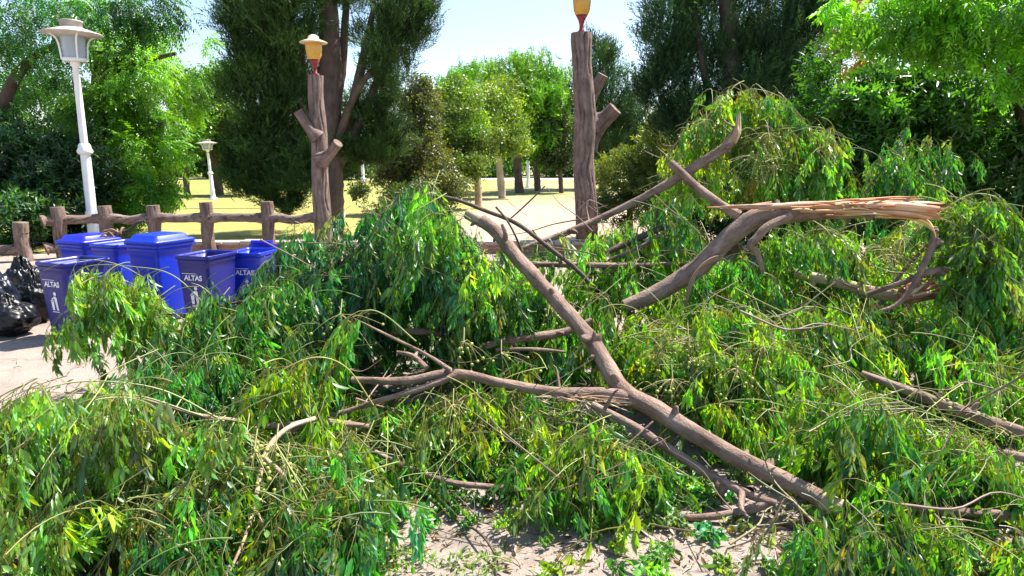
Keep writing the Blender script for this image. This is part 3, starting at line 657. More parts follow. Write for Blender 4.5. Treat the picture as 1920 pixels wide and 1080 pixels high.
# splintered limb
newbranch('split', 'broken limb torn open along its top, raw orange wood showing')
limb('split', [(1172, 575, 5.15, 39), (1240, 545, 5.15, 51), (1310, 500, 5.15, 55), (1375, 438, 5.15, 57), (1420, 408, 5.15, 62), (1480, 400, 5.1, 57), (1560, 398, 5.05, 41), (1640, 398, 5.0, 30), (1700, 396, 5.0, 12)], (0, 0), bumpy=.12, n=100, sides=18)
limb('split', [(1480, 405, 5.02, 32), (1440, 425, 4.97, 25), (1420, 445, 4.95, 23), (1408, 460, 4.95, 25), (1422, 480, 4.97, 16), (1430, 510, 5.0, 14)], n=40)
limb('split', [(1385, 405, 5.2, 34), (1345, 380, 5.25, 28), (1300, 345, 5.35, 25), (1258, 306, 5.45, 24)], n=40)
limb('split', [(1752, 425, 4.98, 16), (1750, 455, 4.98, 23), (1730, 500, 4.95, 18), (1706, 545, 4.92, 15), (1680, 572, 4.9, 14), (1645, 585, 4.9, 10)], n=44)
# torn wood shards
mb = MB(); WC = [(.62, .24, .09), (.64, .33, .15), (.70, .48, .26), (.56, .18, .07), (.74, .56, .34), (.40, .19, .09), (.64, .28, .11)]
def slab(path, hw, hz, seed, n=90, sides=22):
    """torn slab of wood: flattened, ragged, streaked along the grain"""
    C = catmull([P(*q) for q in path], n); hw = np.interp(np.linspace(0, 1, n), np.linspace(0, 1, len(hw)), hw); hz = np.interp(np.linspace(0, 1, n), np.linspace(0, 1, len(hz)), hz)
    T_, N_, B_ = frames(C); th = np.linspace(0, 2 * np.pi, sides, endpoint=False); V = np.zeros((n, sides, 3)); K = np.zeros((n, sides, 3)); g = np.zeros((n, sides, 3))
    for i in range(n):
        for j in range(sides):
            a = th[j]; m_ = 1 + .22 * mnoise.noise((math.cos(a) * 3 + seed, math.sin(a) * 3, i * .025)) + .10 * mnoise.noise((math.cos(a) * 8, math.sin(a) * 8 + seed, i * .07))
            V[i, j] = C[i] + N_[i] * hw[i] * m_ * math.cos(a) + B_[i] * hz[i] * m_ * math.sin(a)
            if i > n - 14: V[i, j] += T_[i] * .24 * mnoise.noise((math.cos(a) * 9 + seed, math.sin(a) * 9, 0)) * (i - n + 14) / 13
            q = mnoise.noise((math.cos(a) * 3.6 + seed * 2, math.sin(a) * 3.6, i * .012)) * .5 + .5 + .25 * mnoise.noise((math.cos(a) * 11, math.sin(a) * 11, i * .03 + seed)); w_ = np.clip(q, 0, .999) * 6; ii = int(w_); f = w_ - ii
            K[i, j] = np.array(WC[ii]) * (1 - f) + np.array(WC[min(6, ii + 1)]) * f; g[i, j] = (math.cos(a) * .06, math.sin(a) * .06, i * .011)
    i, j = np.meshgrid(np.arange(n - 1), np.arange(sides), indexing='ij'); j2 = (j + 1) % sides; a, b, c, d = i * sides + j, i * sides + j2, (i + 1) * sides + j2, (i + 1) * sides + j
    F = np.concatenate([np.stack([a, b, c], -1).reshape(-1, 3), np.stack([a, c, d], -1).reshape(-1, 3), [((n - 1) * sides, (n - 1) * sides + q, (n - 1) * sides + q + 1) for q in range(1, sides - 1)]])
    mb.add(V.reshape(-1, 3), F, K.reshape(-1, 3), g.reshape(-1, 3))
slab([(1425, 388, 5.06), (1500, 385, 5.03), (1600, 386, 4.98), (1700, 389, 4.95), (1762, 396, 4.93)], [.015, .04, .055, .07, .075], [.010, .026, .036, .05, .062], 1.3)
slab([(1500, 396, 4.99), (1600, 397, 4.95), (1690, 400, 4.92), (1745, 408, 4.92)], [.01, .035, .04, .035], [.008, .02, .022, .016], 4.7)
for k in range(30):      # fibres standing off the tear
    x0 = rnd(1480, 1720); x1 = min(1788, x0 + rnd(40, 160)); y0 = rnd(374, 405); pts = [P(x0 + (x1 - x0) * t_, y0 + (x1 - x0) * t_ * rnd(-.05, .05) + (5 if x1 > 1740 else 0) * t_, 4.93 + rnd(-.05, .06)) for t_ in (0, .35, .7, 1)]
    tube(mb, pts, [.003, .009, .007, .0008], 10, 5, WC[k % 7], seed=k)
for k in range(9):
    x0 = rnd(1440, 1480); x1 = rnd(1318, 1400); y1 = 391 + (1400 - x1) * -.02 + rnd(-5, 5)
    tube(mb, [P(x0, 386 + rnd(-6, 6), 5.06), P((x0 + x1) / 2, 389 + rnd(-7, 5), 5.04), P(x1, y1, 5.05)], [.013, .010, .002], 16, 6, (WC[k % 7] if k % 2 else (.45, .32, .24)), bump=.2, seed=k)
BR['split'].wood.append(('torn_wood', mb, [M_WOOD]))
mb = MB()
for k in range(7):
    o_ = rnd(-.03, .03); tube(mb, [P(1640, 402 + k, 4.98 + o_), P(1700, 400 + 1.5 * k, 4.98 + o_), P(1735, 412 + k * 1.4, 4.98 + o_), P(1752, 432 + k, 4.97 + o_), P(1755, 447 + k * 2, 4.97)], [.003, .012, .012, .007, .002], 24, 6, (.82, .52, .14) if k % 3 else (.88, .68, .30), seed=k)
BR['split'].wood.append(('hanging_splinter', mb, [M_WOOD]))
mb = MB()
for k in range(6): tube(mb, [P(1362 - k * 2, 476 + k * 2, 5.05), P(1330 - k * 3, 486 + k * 3, 5.03), P(1300, 515 + k * 3, 5.02), P(1282, 560 + k * 6, 5.0)], [.002, .007, .006, .002], 20, 6, (.26, .17, .11) if k % 2 else (.40, .26, .15), seed=k)
BR['split'].wood.append(('bark_strip', mb, [M_WOOD]))
# snapped log to the right
newbranch('snap', 'snapped log coloured sunlit pale with a jagged reddish end under the torn limb')
limb('snap', [(1490, 512, 5.6, 26), (1560, 528, 5.5, 32), (1640, 548, 5.35, 38), (1700, 556, 5.25, 40), (1735, 553, 5.2, 34)], (0, 0), n=60, mats=[M_PALEB, M_WOOD])  # pale bark puts the sunlit look into this log's colour
limb('snap', [(1625, 552, 5.2, 14), (1690, 530, 5.12, 18), (1740, 510, 5.08, 22), (1778, 505, 5.05, 20)], (0, 1), n=40, bumpy=.2)
mb = MB()
for k in range(20):
    a = P(rnd(1685, 1715), 552 + rnd(-14, 14), 5.2 + rnd(-.06, .05)); b = P(rnd(1735, 1775), rnd(512, 558), 5.17 + rnd(-.06, .06)); tube(mb, [a, (a + b) / 2 + rng.normal(size=3) * .008, b], [.022, .020, .002], 10, 6, [(.42, .17, .09), (.55, .26, .14), (.70, .48, .30), (.34, .16, .09)][k % 4], seed=k)
BR['snap'].wood.append(('jagged_end', mb, [M_WOOD]))
# long thin pole
newbranch('pole', 'long thin pole branch slanting up to a frayed tip and drooping sprays')
limb('pole', [(980, 466, 6.4, 16), (1060, 437, 6.5, 19), (1150, 398, 6.6, 21), (1240, 352, 6.55, 25), (1310, 308, 6.45, 29), (1355, 280, 6.4, 31), (1380, 250, 6.4, 30), (1385, 225, 6.4, 10)], (1, 0), n=80, bumpy=.12)
limb('pole', [(1290, 340, 6.75, 12), (1302, 290, 6.8, 11), (1306, 250, 6.8, 10), (1340, 205, 6.8, 9)], keep=False, sides=8, n=30)
mb = MB()
for k in range(9): tube(mb, [P(1362 + k * 2, 275 - k, 6.38), P(1378 + k, 248, 6.36 + rnd(-.03, .03)), P(1384 + rnd(-5, 5), rnd(205, 228), 6.38)], [.018, .016, .002], 12, 6, [(.62, .42, .25), (.45, .28, .18), (.74, .58, .38)][k % 3], seed=k)
BR['pole'].wood.append(('frayed_tip', mb, [M_WOOD]))
# dark twiggy stick above the sawn limb
newbranch('bare', 'dark bare twiggy stick leaning over the sawn limb end')
limb('bare', [(800, 366, 5.5, 9), (850, 373, 5.5, 11), (910, 395, 5.45, 12), (970, 420, 5.4, 13), (1030, 465, 5.35, 13), (1075, 500, 5.3, 14), (1105, 530, 5.3, 13)], n=60, sides=9, mats=[M_BARKD, M_WOOD])
limb('bare', [(955, 412, 5.42, 5), (985, 385, 5.45, 5), (1022, 349, 5.5, 4)], keep=False, sides=6, mats=[M_BARKD, M_WOOD])
limb('bare', [(930, 388, 5.4, 7), (950, 412, 5.35, 6), (970, 450, 5.3, 6), (985, 492, 5.3, 4)], keep=False, sides=6, mats=[M_BARKD, M_WOOD])
limb('bare', [(835, 440, 5.4, 3), (842, 400, 5.45, 4), (850, 375, 5.5, 5)], keep=False, sides=6, mats=[M_BARKD, M_WOOD])
# horizontal logs in the middle and behind
newbranch('mid', 'grey log lying level behind the forked trunk, in the middle of the heap')
limb('mid', [(735, 622, 4.9, 22), (800, 622, 4.9, 22), (830, 628, 4.9, 18)], (1, 0), n=24)
limb('mid', [(880, 660, 4.7, 20), (940, 640, 4.75, 24), (1000, 632, 4.8, 28), (1060, 622, 4.85, 24), (1110, 600, 4.9, 16)], n=40)
limb('mid', [(930, 655, 4.7, 10), (1000, 655, 4.7, 12), (1060, 660, 4.7, 8)], keep=False)
newbranch('back', 'level grey log near the back of the heap below the log lamp post')
limb('back', [(985, 495, 6.0, 15), (1080, 497, 6.0, 18), (1180, 498, 6.0, 18), (1300, 494, 6.0, 14)], n=40)
limb('back', [(1140, 472, 6.3, 18), (1200, 445, 6.4, 20), (1260, 418, 6.5, 16)], (1, 0), n=24, mats=[M_BARKD, M_WOOD])
limb('back', [(1140, 488, 6.2, 9), (1220, 452, 6.25, 10), (1285, 405, 6.4, 7)], keep=False, sides=8)
newbranch('right', 'straight smooth branch running out of frame at mid height on the right')
limb('right', [(1615, 700, 4.1, 20), (1690, 728, 3.98, 28), (1780, 762, 3.85, 34), (1870, 795, 3.75, 36), (1990, 835, 3.6, 38), (2180, 905, 3.4, 42)], (1, 0), n=50)
newbranch('low', 'horizontal branch lying low at the bottom on the right')
limb('low', [(1660, 955, 2.98, 24), (1740, 955, 2.98, 28), (1830, 962, 2.95, 30), (1990, 972, 2.9, 32), (2200, 985, 2.85, 36)], (1, 0), n=40)
limb('low', [(1728, 952, 2.98, 5), (1745, 890, 3.05, 6), (1790, 795, 3.2, 5)], keep=False, sides=6)
limb('low', [(1880, 850, 3.4, 26), (1990, 870, 3.3, 34)], (1, 0), n=14)
# left sprays
newbranch('left', 'drooping leafy branch at the far left front, touching the pavement')
limb('left', [(690, 800, 3.7, 18), (600, 790, 3.55, 22), (520, 800, 3.45, 22), (450, 790, 3.35, 18), (370, 778, 3.3, 14), (250, 745, 3.2, 7), (120, 735, 3.1, 5)], keep=False, n=50, sides=9)
limb('left', [(590, 785, 3.35, 16), (545, 800, 3.2, 15), (510, 830, 3.1, 18), (492, 870, 3.0, 17), (478, 940, 2.85, 16), (462, 1000, 2.7, 12), (425, 1085, 2.55, 7)], n=50, sides=9, mats=[M_PALEB, M_WOOD])
limb('left', [(497, 860, 3.0, 16), (530, 890, 2.98, 15), (555, 930, 2.95, 12), (562, 970, 2.92, 7)], keep=False, sides=8, mats=[M_PALEB, M_WOOD])
limb('left', [(560, 800, 3.5, 16), (480, 850, 3.35, 14), (410, 905, 3.2, 12), (350, 960, 3.0, 8)], keep=False, n=40, sides=9)
limb('left', [(478, 945, 2.85, 8), (500, 1010, 2.72, 6), (505, 1080, 2.6, 3)], keep=False, sides=6, mats=[M_PALEB, M_WOOD])
newbranch('binside', 'leafy branch drooping in front of the blue bins')
limb('binside', [(660, 660, 4.7, 14), (560, 585, 4.9, 12), (500, 560, 4.95, 10), (430, 570, 4.95, 8), (330, 590, 4.9, 6), (200, 560, 4.85, 4)], keep=False, n=40, sides=8, mats=[M_BARKD, M_WOOD])
newbranch('shade', 'leafy branch with dark bluish shade in its leaf colour, heaped between bins and forked trunk')
limb('shade', [(860, 640, 5.3, 18), (760, 560, 5.5, 16), (680, 500, 5.6, 12), (600, 450, 5.6, 8)], keep=False, n=30, mats=[M_BARKD, M_WOOD])
newbranch('crest', 'leafy branch forming the crest of the heap left of the sawn limb')
limb('crest', [(900, 600, 5.0, 20), (850, 500, 5.2, 16), (790, 420, 5.4, 12), (720, 370, 5.5, 8)], keep=False, n=30)
newbranch('farright', 'weeping branch hanging beside the torn limb tip on the far right')
limb('farright', [(1600, 640, 5.3, 16), (1700, 500, 5.4, 12), (1790, 420, 5.3, 9), (1860, 380, 5.2, 5)], keep=False, n=30)
newbranch('arch', 'thin arching spray in front of the dark hedge')
limb('arch', [(1560, 460, 6.6, 12), (1610, 380, 6.7, 8), (1650, 325, 6.7, 6), (1700, 275, 6.7, 4)], keep=False, n=30, sides=8)
newbranch('floor', 'leafy branch lying on the pavement in the shaded hollow, dark stick showing')
limb('floor', [(690, 840, 3.6, 14), (760, 875, 3.45, 16), (850, 905, 3.35, 20), (950, 915, 3.3, 18), (1020, 920, 3.3, 10)], n=40)
newbranch('mass', 'broad bright green leafy branch covering the right half of the heap')
limb('mass', [(1200, 640, 4.9, 18), (1330, 640, 4.7, 16), (1470, 660, 4.5, 14), (1600, 720, 4.3, 9)], keep=False, n=30)
for a_ in [(92, y_, 6.5, 16) for y_ in range(492, 570, 8)] + [(78, y_, 6.5, 14) for y_ in range(492, 600, 10)] + [(352, y_, 6.7, 22) for y_ in range(495, 545, 8)] + [(452, y_, 7.1, 20) for y_ in range(482, 515, 8)] + [(x_, y_, 7, 22) for x_ in range(235, 370, 20) for y_ in (440, 465)] + [(140, 440, 8, 25), (180, 440, 8, 25)]: KO.append(np.array([a_], float))
KO = np.concatenate(KO)

# ------------------------------------------------------------------ the fallen heap: leaves
def inpoly(pts, poly):
    poly = np.asarray(poly, float); x, y = pts[:, 0], pts[:, 1]; ins = np.zeros(len(pts), bool); j = len(poly) - 1
    for i in range(len(poly)):
        xi, yi = poly[i]; xj, yj = poly[j]; c = ((yi > y) != (yj > y)) & (x < (xj - xi) * (y - yi) / (yj - yi + 1e-9) + xi); ins ^= c; j = i
    return ins
GREEN = {'lit': (.080, .28, .030), 'deep': (.036, .19, .030), 'teal': (.026, .17, .070), 'lime': (.15, .34, .020), 'pale': (.115, .29, .060)}  # leaf greens; teal has the bluish shade put into its colour
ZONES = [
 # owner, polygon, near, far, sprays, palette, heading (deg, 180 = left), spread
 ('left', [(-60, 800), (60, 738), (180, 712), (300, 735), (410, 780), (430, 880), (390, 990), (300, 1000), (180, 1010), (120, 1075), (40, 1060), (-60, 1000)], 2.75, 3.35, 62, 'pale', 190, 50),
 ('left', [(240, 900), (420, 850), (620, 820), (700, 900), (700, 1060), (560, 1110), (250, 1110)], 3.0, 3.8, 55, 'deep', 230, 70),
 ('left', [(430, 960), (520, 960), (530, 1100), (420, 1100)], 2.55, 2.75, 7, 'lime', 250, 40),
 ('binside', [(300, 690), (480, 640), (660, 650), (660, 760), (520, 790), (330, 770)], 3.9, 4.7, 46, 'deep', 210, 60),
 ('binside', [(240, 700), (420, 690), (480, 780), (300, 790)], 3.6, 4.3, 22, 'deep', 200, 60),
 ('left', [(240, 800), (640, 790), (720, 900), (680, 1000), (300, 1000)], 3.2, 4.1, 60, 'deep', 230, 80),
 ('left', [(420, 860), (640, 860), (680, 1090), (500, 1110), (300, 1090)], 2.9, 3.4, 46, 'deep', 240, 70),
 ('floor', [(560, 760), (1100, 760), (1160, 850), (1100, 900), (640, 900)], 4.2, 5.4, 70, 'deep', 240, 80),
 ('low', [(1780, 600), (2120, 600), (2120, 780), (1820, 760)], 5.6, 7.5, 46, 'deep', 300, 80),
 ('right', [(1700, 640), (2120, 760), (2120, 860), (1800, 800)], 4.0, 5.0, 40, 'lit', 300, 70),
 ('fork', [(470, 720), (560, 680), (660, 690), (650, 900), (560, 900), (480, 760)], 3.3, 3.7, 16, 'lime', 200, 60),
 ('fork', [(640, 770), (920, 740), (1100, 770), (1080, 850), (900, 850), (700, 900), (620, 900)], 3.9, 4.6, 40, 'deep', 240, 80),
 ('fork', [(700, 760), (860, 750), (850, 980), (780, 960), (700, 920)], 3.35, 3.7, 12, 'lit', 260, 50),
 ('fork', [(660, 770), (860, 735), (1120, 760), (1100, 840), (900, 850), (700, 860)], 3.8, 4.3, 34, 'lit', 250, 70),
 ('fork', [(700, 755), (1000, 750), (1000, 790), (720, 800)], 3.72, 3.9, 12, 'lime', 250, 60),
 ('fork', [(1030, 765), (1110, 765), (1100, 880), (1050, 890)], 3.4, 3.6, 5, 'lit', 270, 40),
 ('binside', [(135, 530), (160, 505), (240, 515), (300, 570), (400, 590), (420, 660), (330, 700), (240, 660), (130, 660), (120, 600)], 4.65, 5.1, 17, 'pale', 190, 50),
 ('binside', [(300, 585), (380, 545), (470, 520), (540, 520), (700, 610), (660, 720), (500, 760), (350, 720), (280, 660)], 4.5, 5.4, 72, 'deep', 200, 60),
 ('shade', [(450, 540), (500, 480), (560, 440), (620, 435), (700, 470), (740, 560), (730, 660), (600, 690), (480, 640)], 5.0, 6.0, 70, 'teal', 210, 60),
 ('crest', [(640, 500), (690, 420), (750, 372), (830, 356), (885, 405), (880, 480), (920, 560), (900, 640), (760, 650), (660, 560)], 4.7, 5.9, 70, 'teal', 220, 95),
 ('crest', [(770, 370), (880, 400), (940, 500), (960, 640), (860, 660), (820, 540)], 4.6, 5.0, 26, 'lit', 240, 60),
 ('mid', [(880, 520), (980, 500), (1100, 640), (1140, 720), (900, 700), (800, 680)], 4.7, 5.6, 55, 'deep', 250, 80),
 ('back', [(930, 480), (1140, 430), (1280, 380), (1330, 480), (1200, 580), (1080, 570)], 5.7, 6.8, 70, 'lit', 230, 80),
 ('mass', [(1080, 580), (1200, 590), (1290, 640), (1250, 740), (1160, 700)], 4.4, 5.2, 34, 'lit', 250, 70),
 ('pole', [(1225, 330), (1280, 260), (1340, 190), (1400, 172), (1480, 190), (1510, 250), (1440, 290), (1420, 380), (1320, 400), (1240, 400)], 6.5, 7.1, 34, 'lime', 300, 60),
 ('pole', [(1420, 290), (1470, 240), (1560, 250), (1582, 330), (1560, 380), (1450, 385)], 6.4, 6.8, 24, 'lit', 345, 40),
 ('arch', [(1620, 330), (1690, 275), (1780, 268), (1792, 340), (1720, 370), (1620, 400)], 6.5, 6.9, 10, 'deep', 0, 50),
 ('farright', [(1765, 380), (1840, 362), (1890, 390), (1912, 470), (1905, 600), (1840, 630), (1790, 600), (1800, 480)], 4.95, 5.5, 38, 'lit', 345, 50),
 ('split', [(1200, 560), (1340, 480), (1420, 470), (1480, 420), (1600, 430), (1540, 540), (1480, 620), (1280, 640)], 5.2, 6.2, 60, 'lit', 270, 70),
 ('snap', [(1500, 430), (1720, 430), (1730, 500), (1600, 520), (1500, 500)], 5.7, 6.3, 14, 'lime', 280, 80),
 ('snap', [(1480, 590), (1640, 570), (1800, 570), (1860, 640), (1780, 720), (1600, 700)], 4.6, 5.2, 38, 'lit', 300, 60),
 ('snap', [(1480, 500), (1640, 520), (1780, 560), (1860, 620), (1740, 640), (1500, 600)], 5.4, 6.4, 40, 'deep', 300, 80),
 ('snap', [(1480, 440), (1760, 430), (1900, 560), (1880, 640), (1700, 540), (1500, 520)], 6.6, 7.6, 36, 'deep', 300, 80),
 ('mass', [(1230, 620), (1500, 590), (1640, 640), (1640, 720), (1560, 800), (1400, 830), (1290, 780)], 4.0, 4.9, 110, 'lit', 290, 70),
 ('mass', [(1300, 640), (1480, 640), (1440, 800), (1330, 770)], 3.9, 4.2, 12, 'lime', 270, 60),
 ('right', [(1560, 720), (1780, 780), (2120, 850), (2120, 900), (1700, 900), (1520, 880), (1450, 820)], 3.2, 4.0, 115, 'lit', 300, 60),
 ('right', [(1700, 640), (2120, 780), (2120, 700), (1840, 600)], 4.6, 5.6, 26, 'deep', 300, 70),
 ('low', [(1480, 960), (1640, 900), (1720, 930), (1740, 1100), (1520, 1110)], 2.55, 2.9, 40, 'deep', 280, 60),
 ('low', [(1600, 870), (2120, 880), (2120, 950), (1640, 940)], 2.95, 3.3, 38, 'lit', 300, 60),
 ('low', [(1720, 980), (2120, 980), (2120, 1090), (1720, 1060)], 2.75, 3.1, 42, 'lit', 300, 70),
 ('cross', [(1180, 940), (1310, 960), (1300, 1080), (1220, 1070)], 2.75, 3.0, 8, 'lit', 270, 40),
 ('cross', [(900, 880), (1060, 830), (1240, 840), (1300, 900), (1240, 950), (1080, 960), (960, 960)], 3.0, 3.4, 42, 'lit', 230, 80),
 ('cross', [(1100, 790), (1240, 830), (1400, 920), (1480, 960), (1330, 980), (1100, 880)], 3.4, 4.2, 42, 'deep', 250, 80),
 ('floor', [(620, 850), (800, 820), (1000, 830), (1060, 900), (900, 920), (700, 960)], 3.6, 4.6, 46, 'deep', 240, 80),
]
ALLP = [z[1] for z in ZONES]
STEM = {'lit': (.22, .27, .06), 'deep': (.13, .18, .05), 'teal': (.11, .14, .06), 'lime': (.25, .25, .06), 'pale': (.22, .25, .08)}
FQ = {}
def put_frond(key, pos, az, pal, sc, tilt=0., simple=False, guard=True):
    FQ.setdefault(key, []).append((*pos, az, sc, tilt, pal, simple, guard, CUR[0]))
TW = []; CUR = [-1]
def twig(key, pts, r0, r1, col, n=14, free=False):
    TW.append((key, pts, r0, r1, col, n)); CUR[0] = -1 if free else len(TW) - 1
    if free: tube(BR[key].tw, pts, list(np.linspace(r0, r1, len(pts))), n, 4, col)
def spray(key, p, az, L, pal, nf, e0=.75, e1=-1.2, sc=1., guard=True):
    n = 9; e = np.linspace(e0, e1, n); q = np.zeros((n, 3)); a = az
    for i in range(1, n):
        a += rnd(-.12, .12); q[i] = q[i - 1] + np.array((math.cos(e[i]) * math.cos(a), math.cos(e[i]) * math.sin(a), math.sin(e[i]))) * L / (n - 1)
    q = q - q[4] + p; q[:, 2] = np.maximum(q[:, 2], .03)
    c = np.array(STEM[pal]) * rnd(.6, 1.3); twig(key, q, .0036, .0012, c)
    place_along(key, q, az, nf, pal, sc, guard)
def place_along(key, q, az, nf, pal, sc, guard=True, t0=.12):
    q = catmull(q, 40)
    for k in range(nf):
        t_ = t0 + (1 - t0) * (k + rnd(-.3, .3)) / max(1, nf - 1); i = int(np.clip(t_ * 39, 1, 38)); tg = q[i + 1] - q[i - 1]; ta = math.atan2(tg[1], tg[0])
        put_frond(key, q[i], ta + (rnd(.3, 1.5) if k % 2 else -rnd(.3, 1.5)) * (1 if k < nf - 1 else .2), pal, sc * rnd(.7, 1.15), rnd(-.2, .35), guard=guard)
def spray_px(key, pts, pal, nf, sc=1., r=.0055, guard=True):
    q = [P(*a) for a in pts]; twig(key, q, r, .002, np.array(STEM[pal]) * rnd(.9, 1.3), 30); place_along(key, q, 0, nf, pal, sc, guard, .3)
for key, poly, near, far, ns, pal, hd, spd in ZONES:
    pl = np.array(poly, float); lo, hi = pl.min(0), pl.max(0); got = 0
    while got < ns:
        c = rng.uniform(lo, hi)
        if not inpoly(c[None], pl)[0]: continue
        d = min(rng.uniform(near, far), gdepth(c[1]) * ((.84 if rnd(0, 1) < .7 else .93) if key in ('left', 'low', 'right', 'mass') else .965))
        p = P(c[0], c[1] - 25, d); p[2] = max(p[2], .06); got += 1
        pal2 = pal
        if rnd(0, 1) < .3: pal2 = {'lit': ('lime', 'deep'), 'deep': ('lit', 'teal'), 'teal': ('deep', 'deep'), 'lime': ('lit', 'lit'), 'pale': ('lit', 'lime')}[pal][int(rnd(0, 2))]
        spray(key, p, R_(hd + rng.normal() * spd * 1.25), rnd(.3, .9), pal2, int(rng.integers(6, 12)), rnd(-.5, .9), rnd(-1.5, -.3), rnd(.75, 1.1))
# individually placed arching sprays of the photograph
SP = [('pole', [(1300, 330, 6.8), (1335, 225, 6.8), (1395, 170, 6.8), (1460, 180, 6.75), (1510, 225, 6.7)], 'deep', 22), ('pole', [(1360, 240, 6.8), (1420, 190, 6.8), (1480, 205, 6.7), (1520, 250, 6.7)], 'deep', 18),
      ('pole', [(1400, 300, 6.7), (1450, 262, 6.6), (1530, 238, 6.55), (1568, 270, 6.5), (1580, 320, 6.5)], 'lit', 22), ('pole', [(1410, 300, 6.7), (1480, 270, 6.6), (1540, 290, 6.5), (1575, 350, 6.5)], 'lit', 18),
      ('pole', [(1390, 270, 6.7), (1450, 245, 6.6), (1500, 240, 6.6), (1560, 250, 6.55)], 'lime', 14), ('pole', [(1360, 260, 6.8), (1290, 240, 6.8), (1240, 290, 6.7), (1225, 350, 6.7)], 'lime', 14),
      ('arch', [(1620, 390, 6.7), (1650, 310, 6.7), (1700, 268, 6.7), (1760, 262, 6.65), (1792, 290, 6.6)], 'deep', 14), ('arch', [(1640, 345, 6.7), (1700, 305, 6.7), (1760, 300, 6.65), (1785, 340, 6.6)], 'deep', 10), ('arch', [(1640, 350, 6.7), (1615, 300, 6.7), (1598, 268, 6.65)], 'deep', 5),
      ('farright', [(1760, 400, 5.1), (1820, 365, 5.1), (1875, 375, 5.0), (1902, 430, 5.0)], 'lit', 18), ('farright', [(1750, 470, 5.1), (1830, 470, 5.05), (1890, 500, 5.0), (1905, 580, 4.95)], 'lit', 20), ('farright', [(1770, 500, 5.0), (1830, 520, 4.95), (1865, 570, 4.9)], 'lit', 12),
      ('binside', [(420, 610, 4.9), (330, 520, 4.85), (250, 500, 4.8), (170, 498, 4.8), (130, 520, 4.75)], 'pale', 16), ('binside', [(400, 640, 4.8), (300, 575, 4.75), (180, 570, 4.7), (110, 590, 4.65)], 'pale', 18), ('binside', [(320, 600, 4.9), (290, 500, 5.0), (275, 430, 5.1), (272, 390, 5.15)], 'deep', 8), ('binside', [(500, 600, 4.8), (400, 575, 4.75), (320, 585, 4.7), (250, 620, 4.65)], 'pale', 14),
      ('left', [(420, 790, 3.3), (300, 730, 3.2), (160, 715, 3.1), (50, 740, 3.0), (-20, 780, 2.95)], 'pale', 22), ('left', [(380, 780, 3.2), (240, 740, 3.05), (120, 770, 2.95), (30, 850, 2.85)], 'pale', 20), ('left', [(280, 760, 3.0), (240, 850, 2.85), (170, 920, 2.75), (120, 1000, 2.65)], 'pale', 16),
      ('fork', [(700, 760, 3.7), (650, 690, 3.6), (590, 670, 3.5), (520, 700, 3.4), (480, 740, 3.35)], 'lime', 16), ('fork', [(780, 640, 3.9), (720, 590, 3.9), (680, 585, 3.85), (655, 630, 3.8)], 'lit', 8), ('fork', [(660, 700, 3.6), (620, 690, 3.5), (590, 740, 3.4), (580, 820, 3.35)], 'lime', 12),
      ('crest', [(830, 450, 5.3), (800, 380, 5.3), (770, 352, 5.3), (720, 350, 5.25), (650, 390, 5.2)], 'teal', 14), ('crest', [(850, 400, 5.3), (810, 345, 5.3), (780, 350, 5.25), (770, 390, 5.2)], 'lit', 8), ('shade', [(680, 500, 5.4), (600, 430, 5.4), (540, 450, 5.35), (510, 500, 5.3)], 'teal', 14), ('crest', [(740, 450, 5.5), (690, 385, 5.5), (650, 380, 5.45), (640, 420, 5.4)], 'teal', 10),
      ('binside', [(520, 590, 5.0), (470, 520, 5.0), (420, 505, 5.0), (370, 540, 4.95)], 'teal', 10), ('binside', [(560, 560, 5.1), (510, 490, 5.1), (470, 480, 5.1), (440, 530, 5.05)], 'teal', 10), ('low', [(1500, 900, 2.6), (1560, 905, 2.5), (1620, 940, 2.42), (1660, 1000, 2.38)], 'deep', 14), ('low', [(1560, 890, 2.6), (1640, 900, 2.5), (1690, 950, 2.42), (1710, 1020, 2.38)], 'lit', 14), ('low', [(1520, 930, 2.5), (1540, 960, 2.42), (1560, 1020, 2.36)], 'deep', 10), ('low', [(1640, 930, 2.85), (1640, 980, 2.75), (1660, 1060, 2.6)], 'deep', 10), ('cross', [(1230, 940, 3.0), (1250, 980, 2.9), (1265, 1050, 2.75)], 'lit', 9), ('fork', [(760, 790, 3.6), (740, 830, 3.5), (745, 920, 3.35)], 'lit', 9), ('fork', [(800, 790, 3.6), (830, 850, 3.5), (845, 960, 3.3)], 'lit', 9)]
for key, pts, pal, nf in SP: spray_px(key, pts, pal, nf)

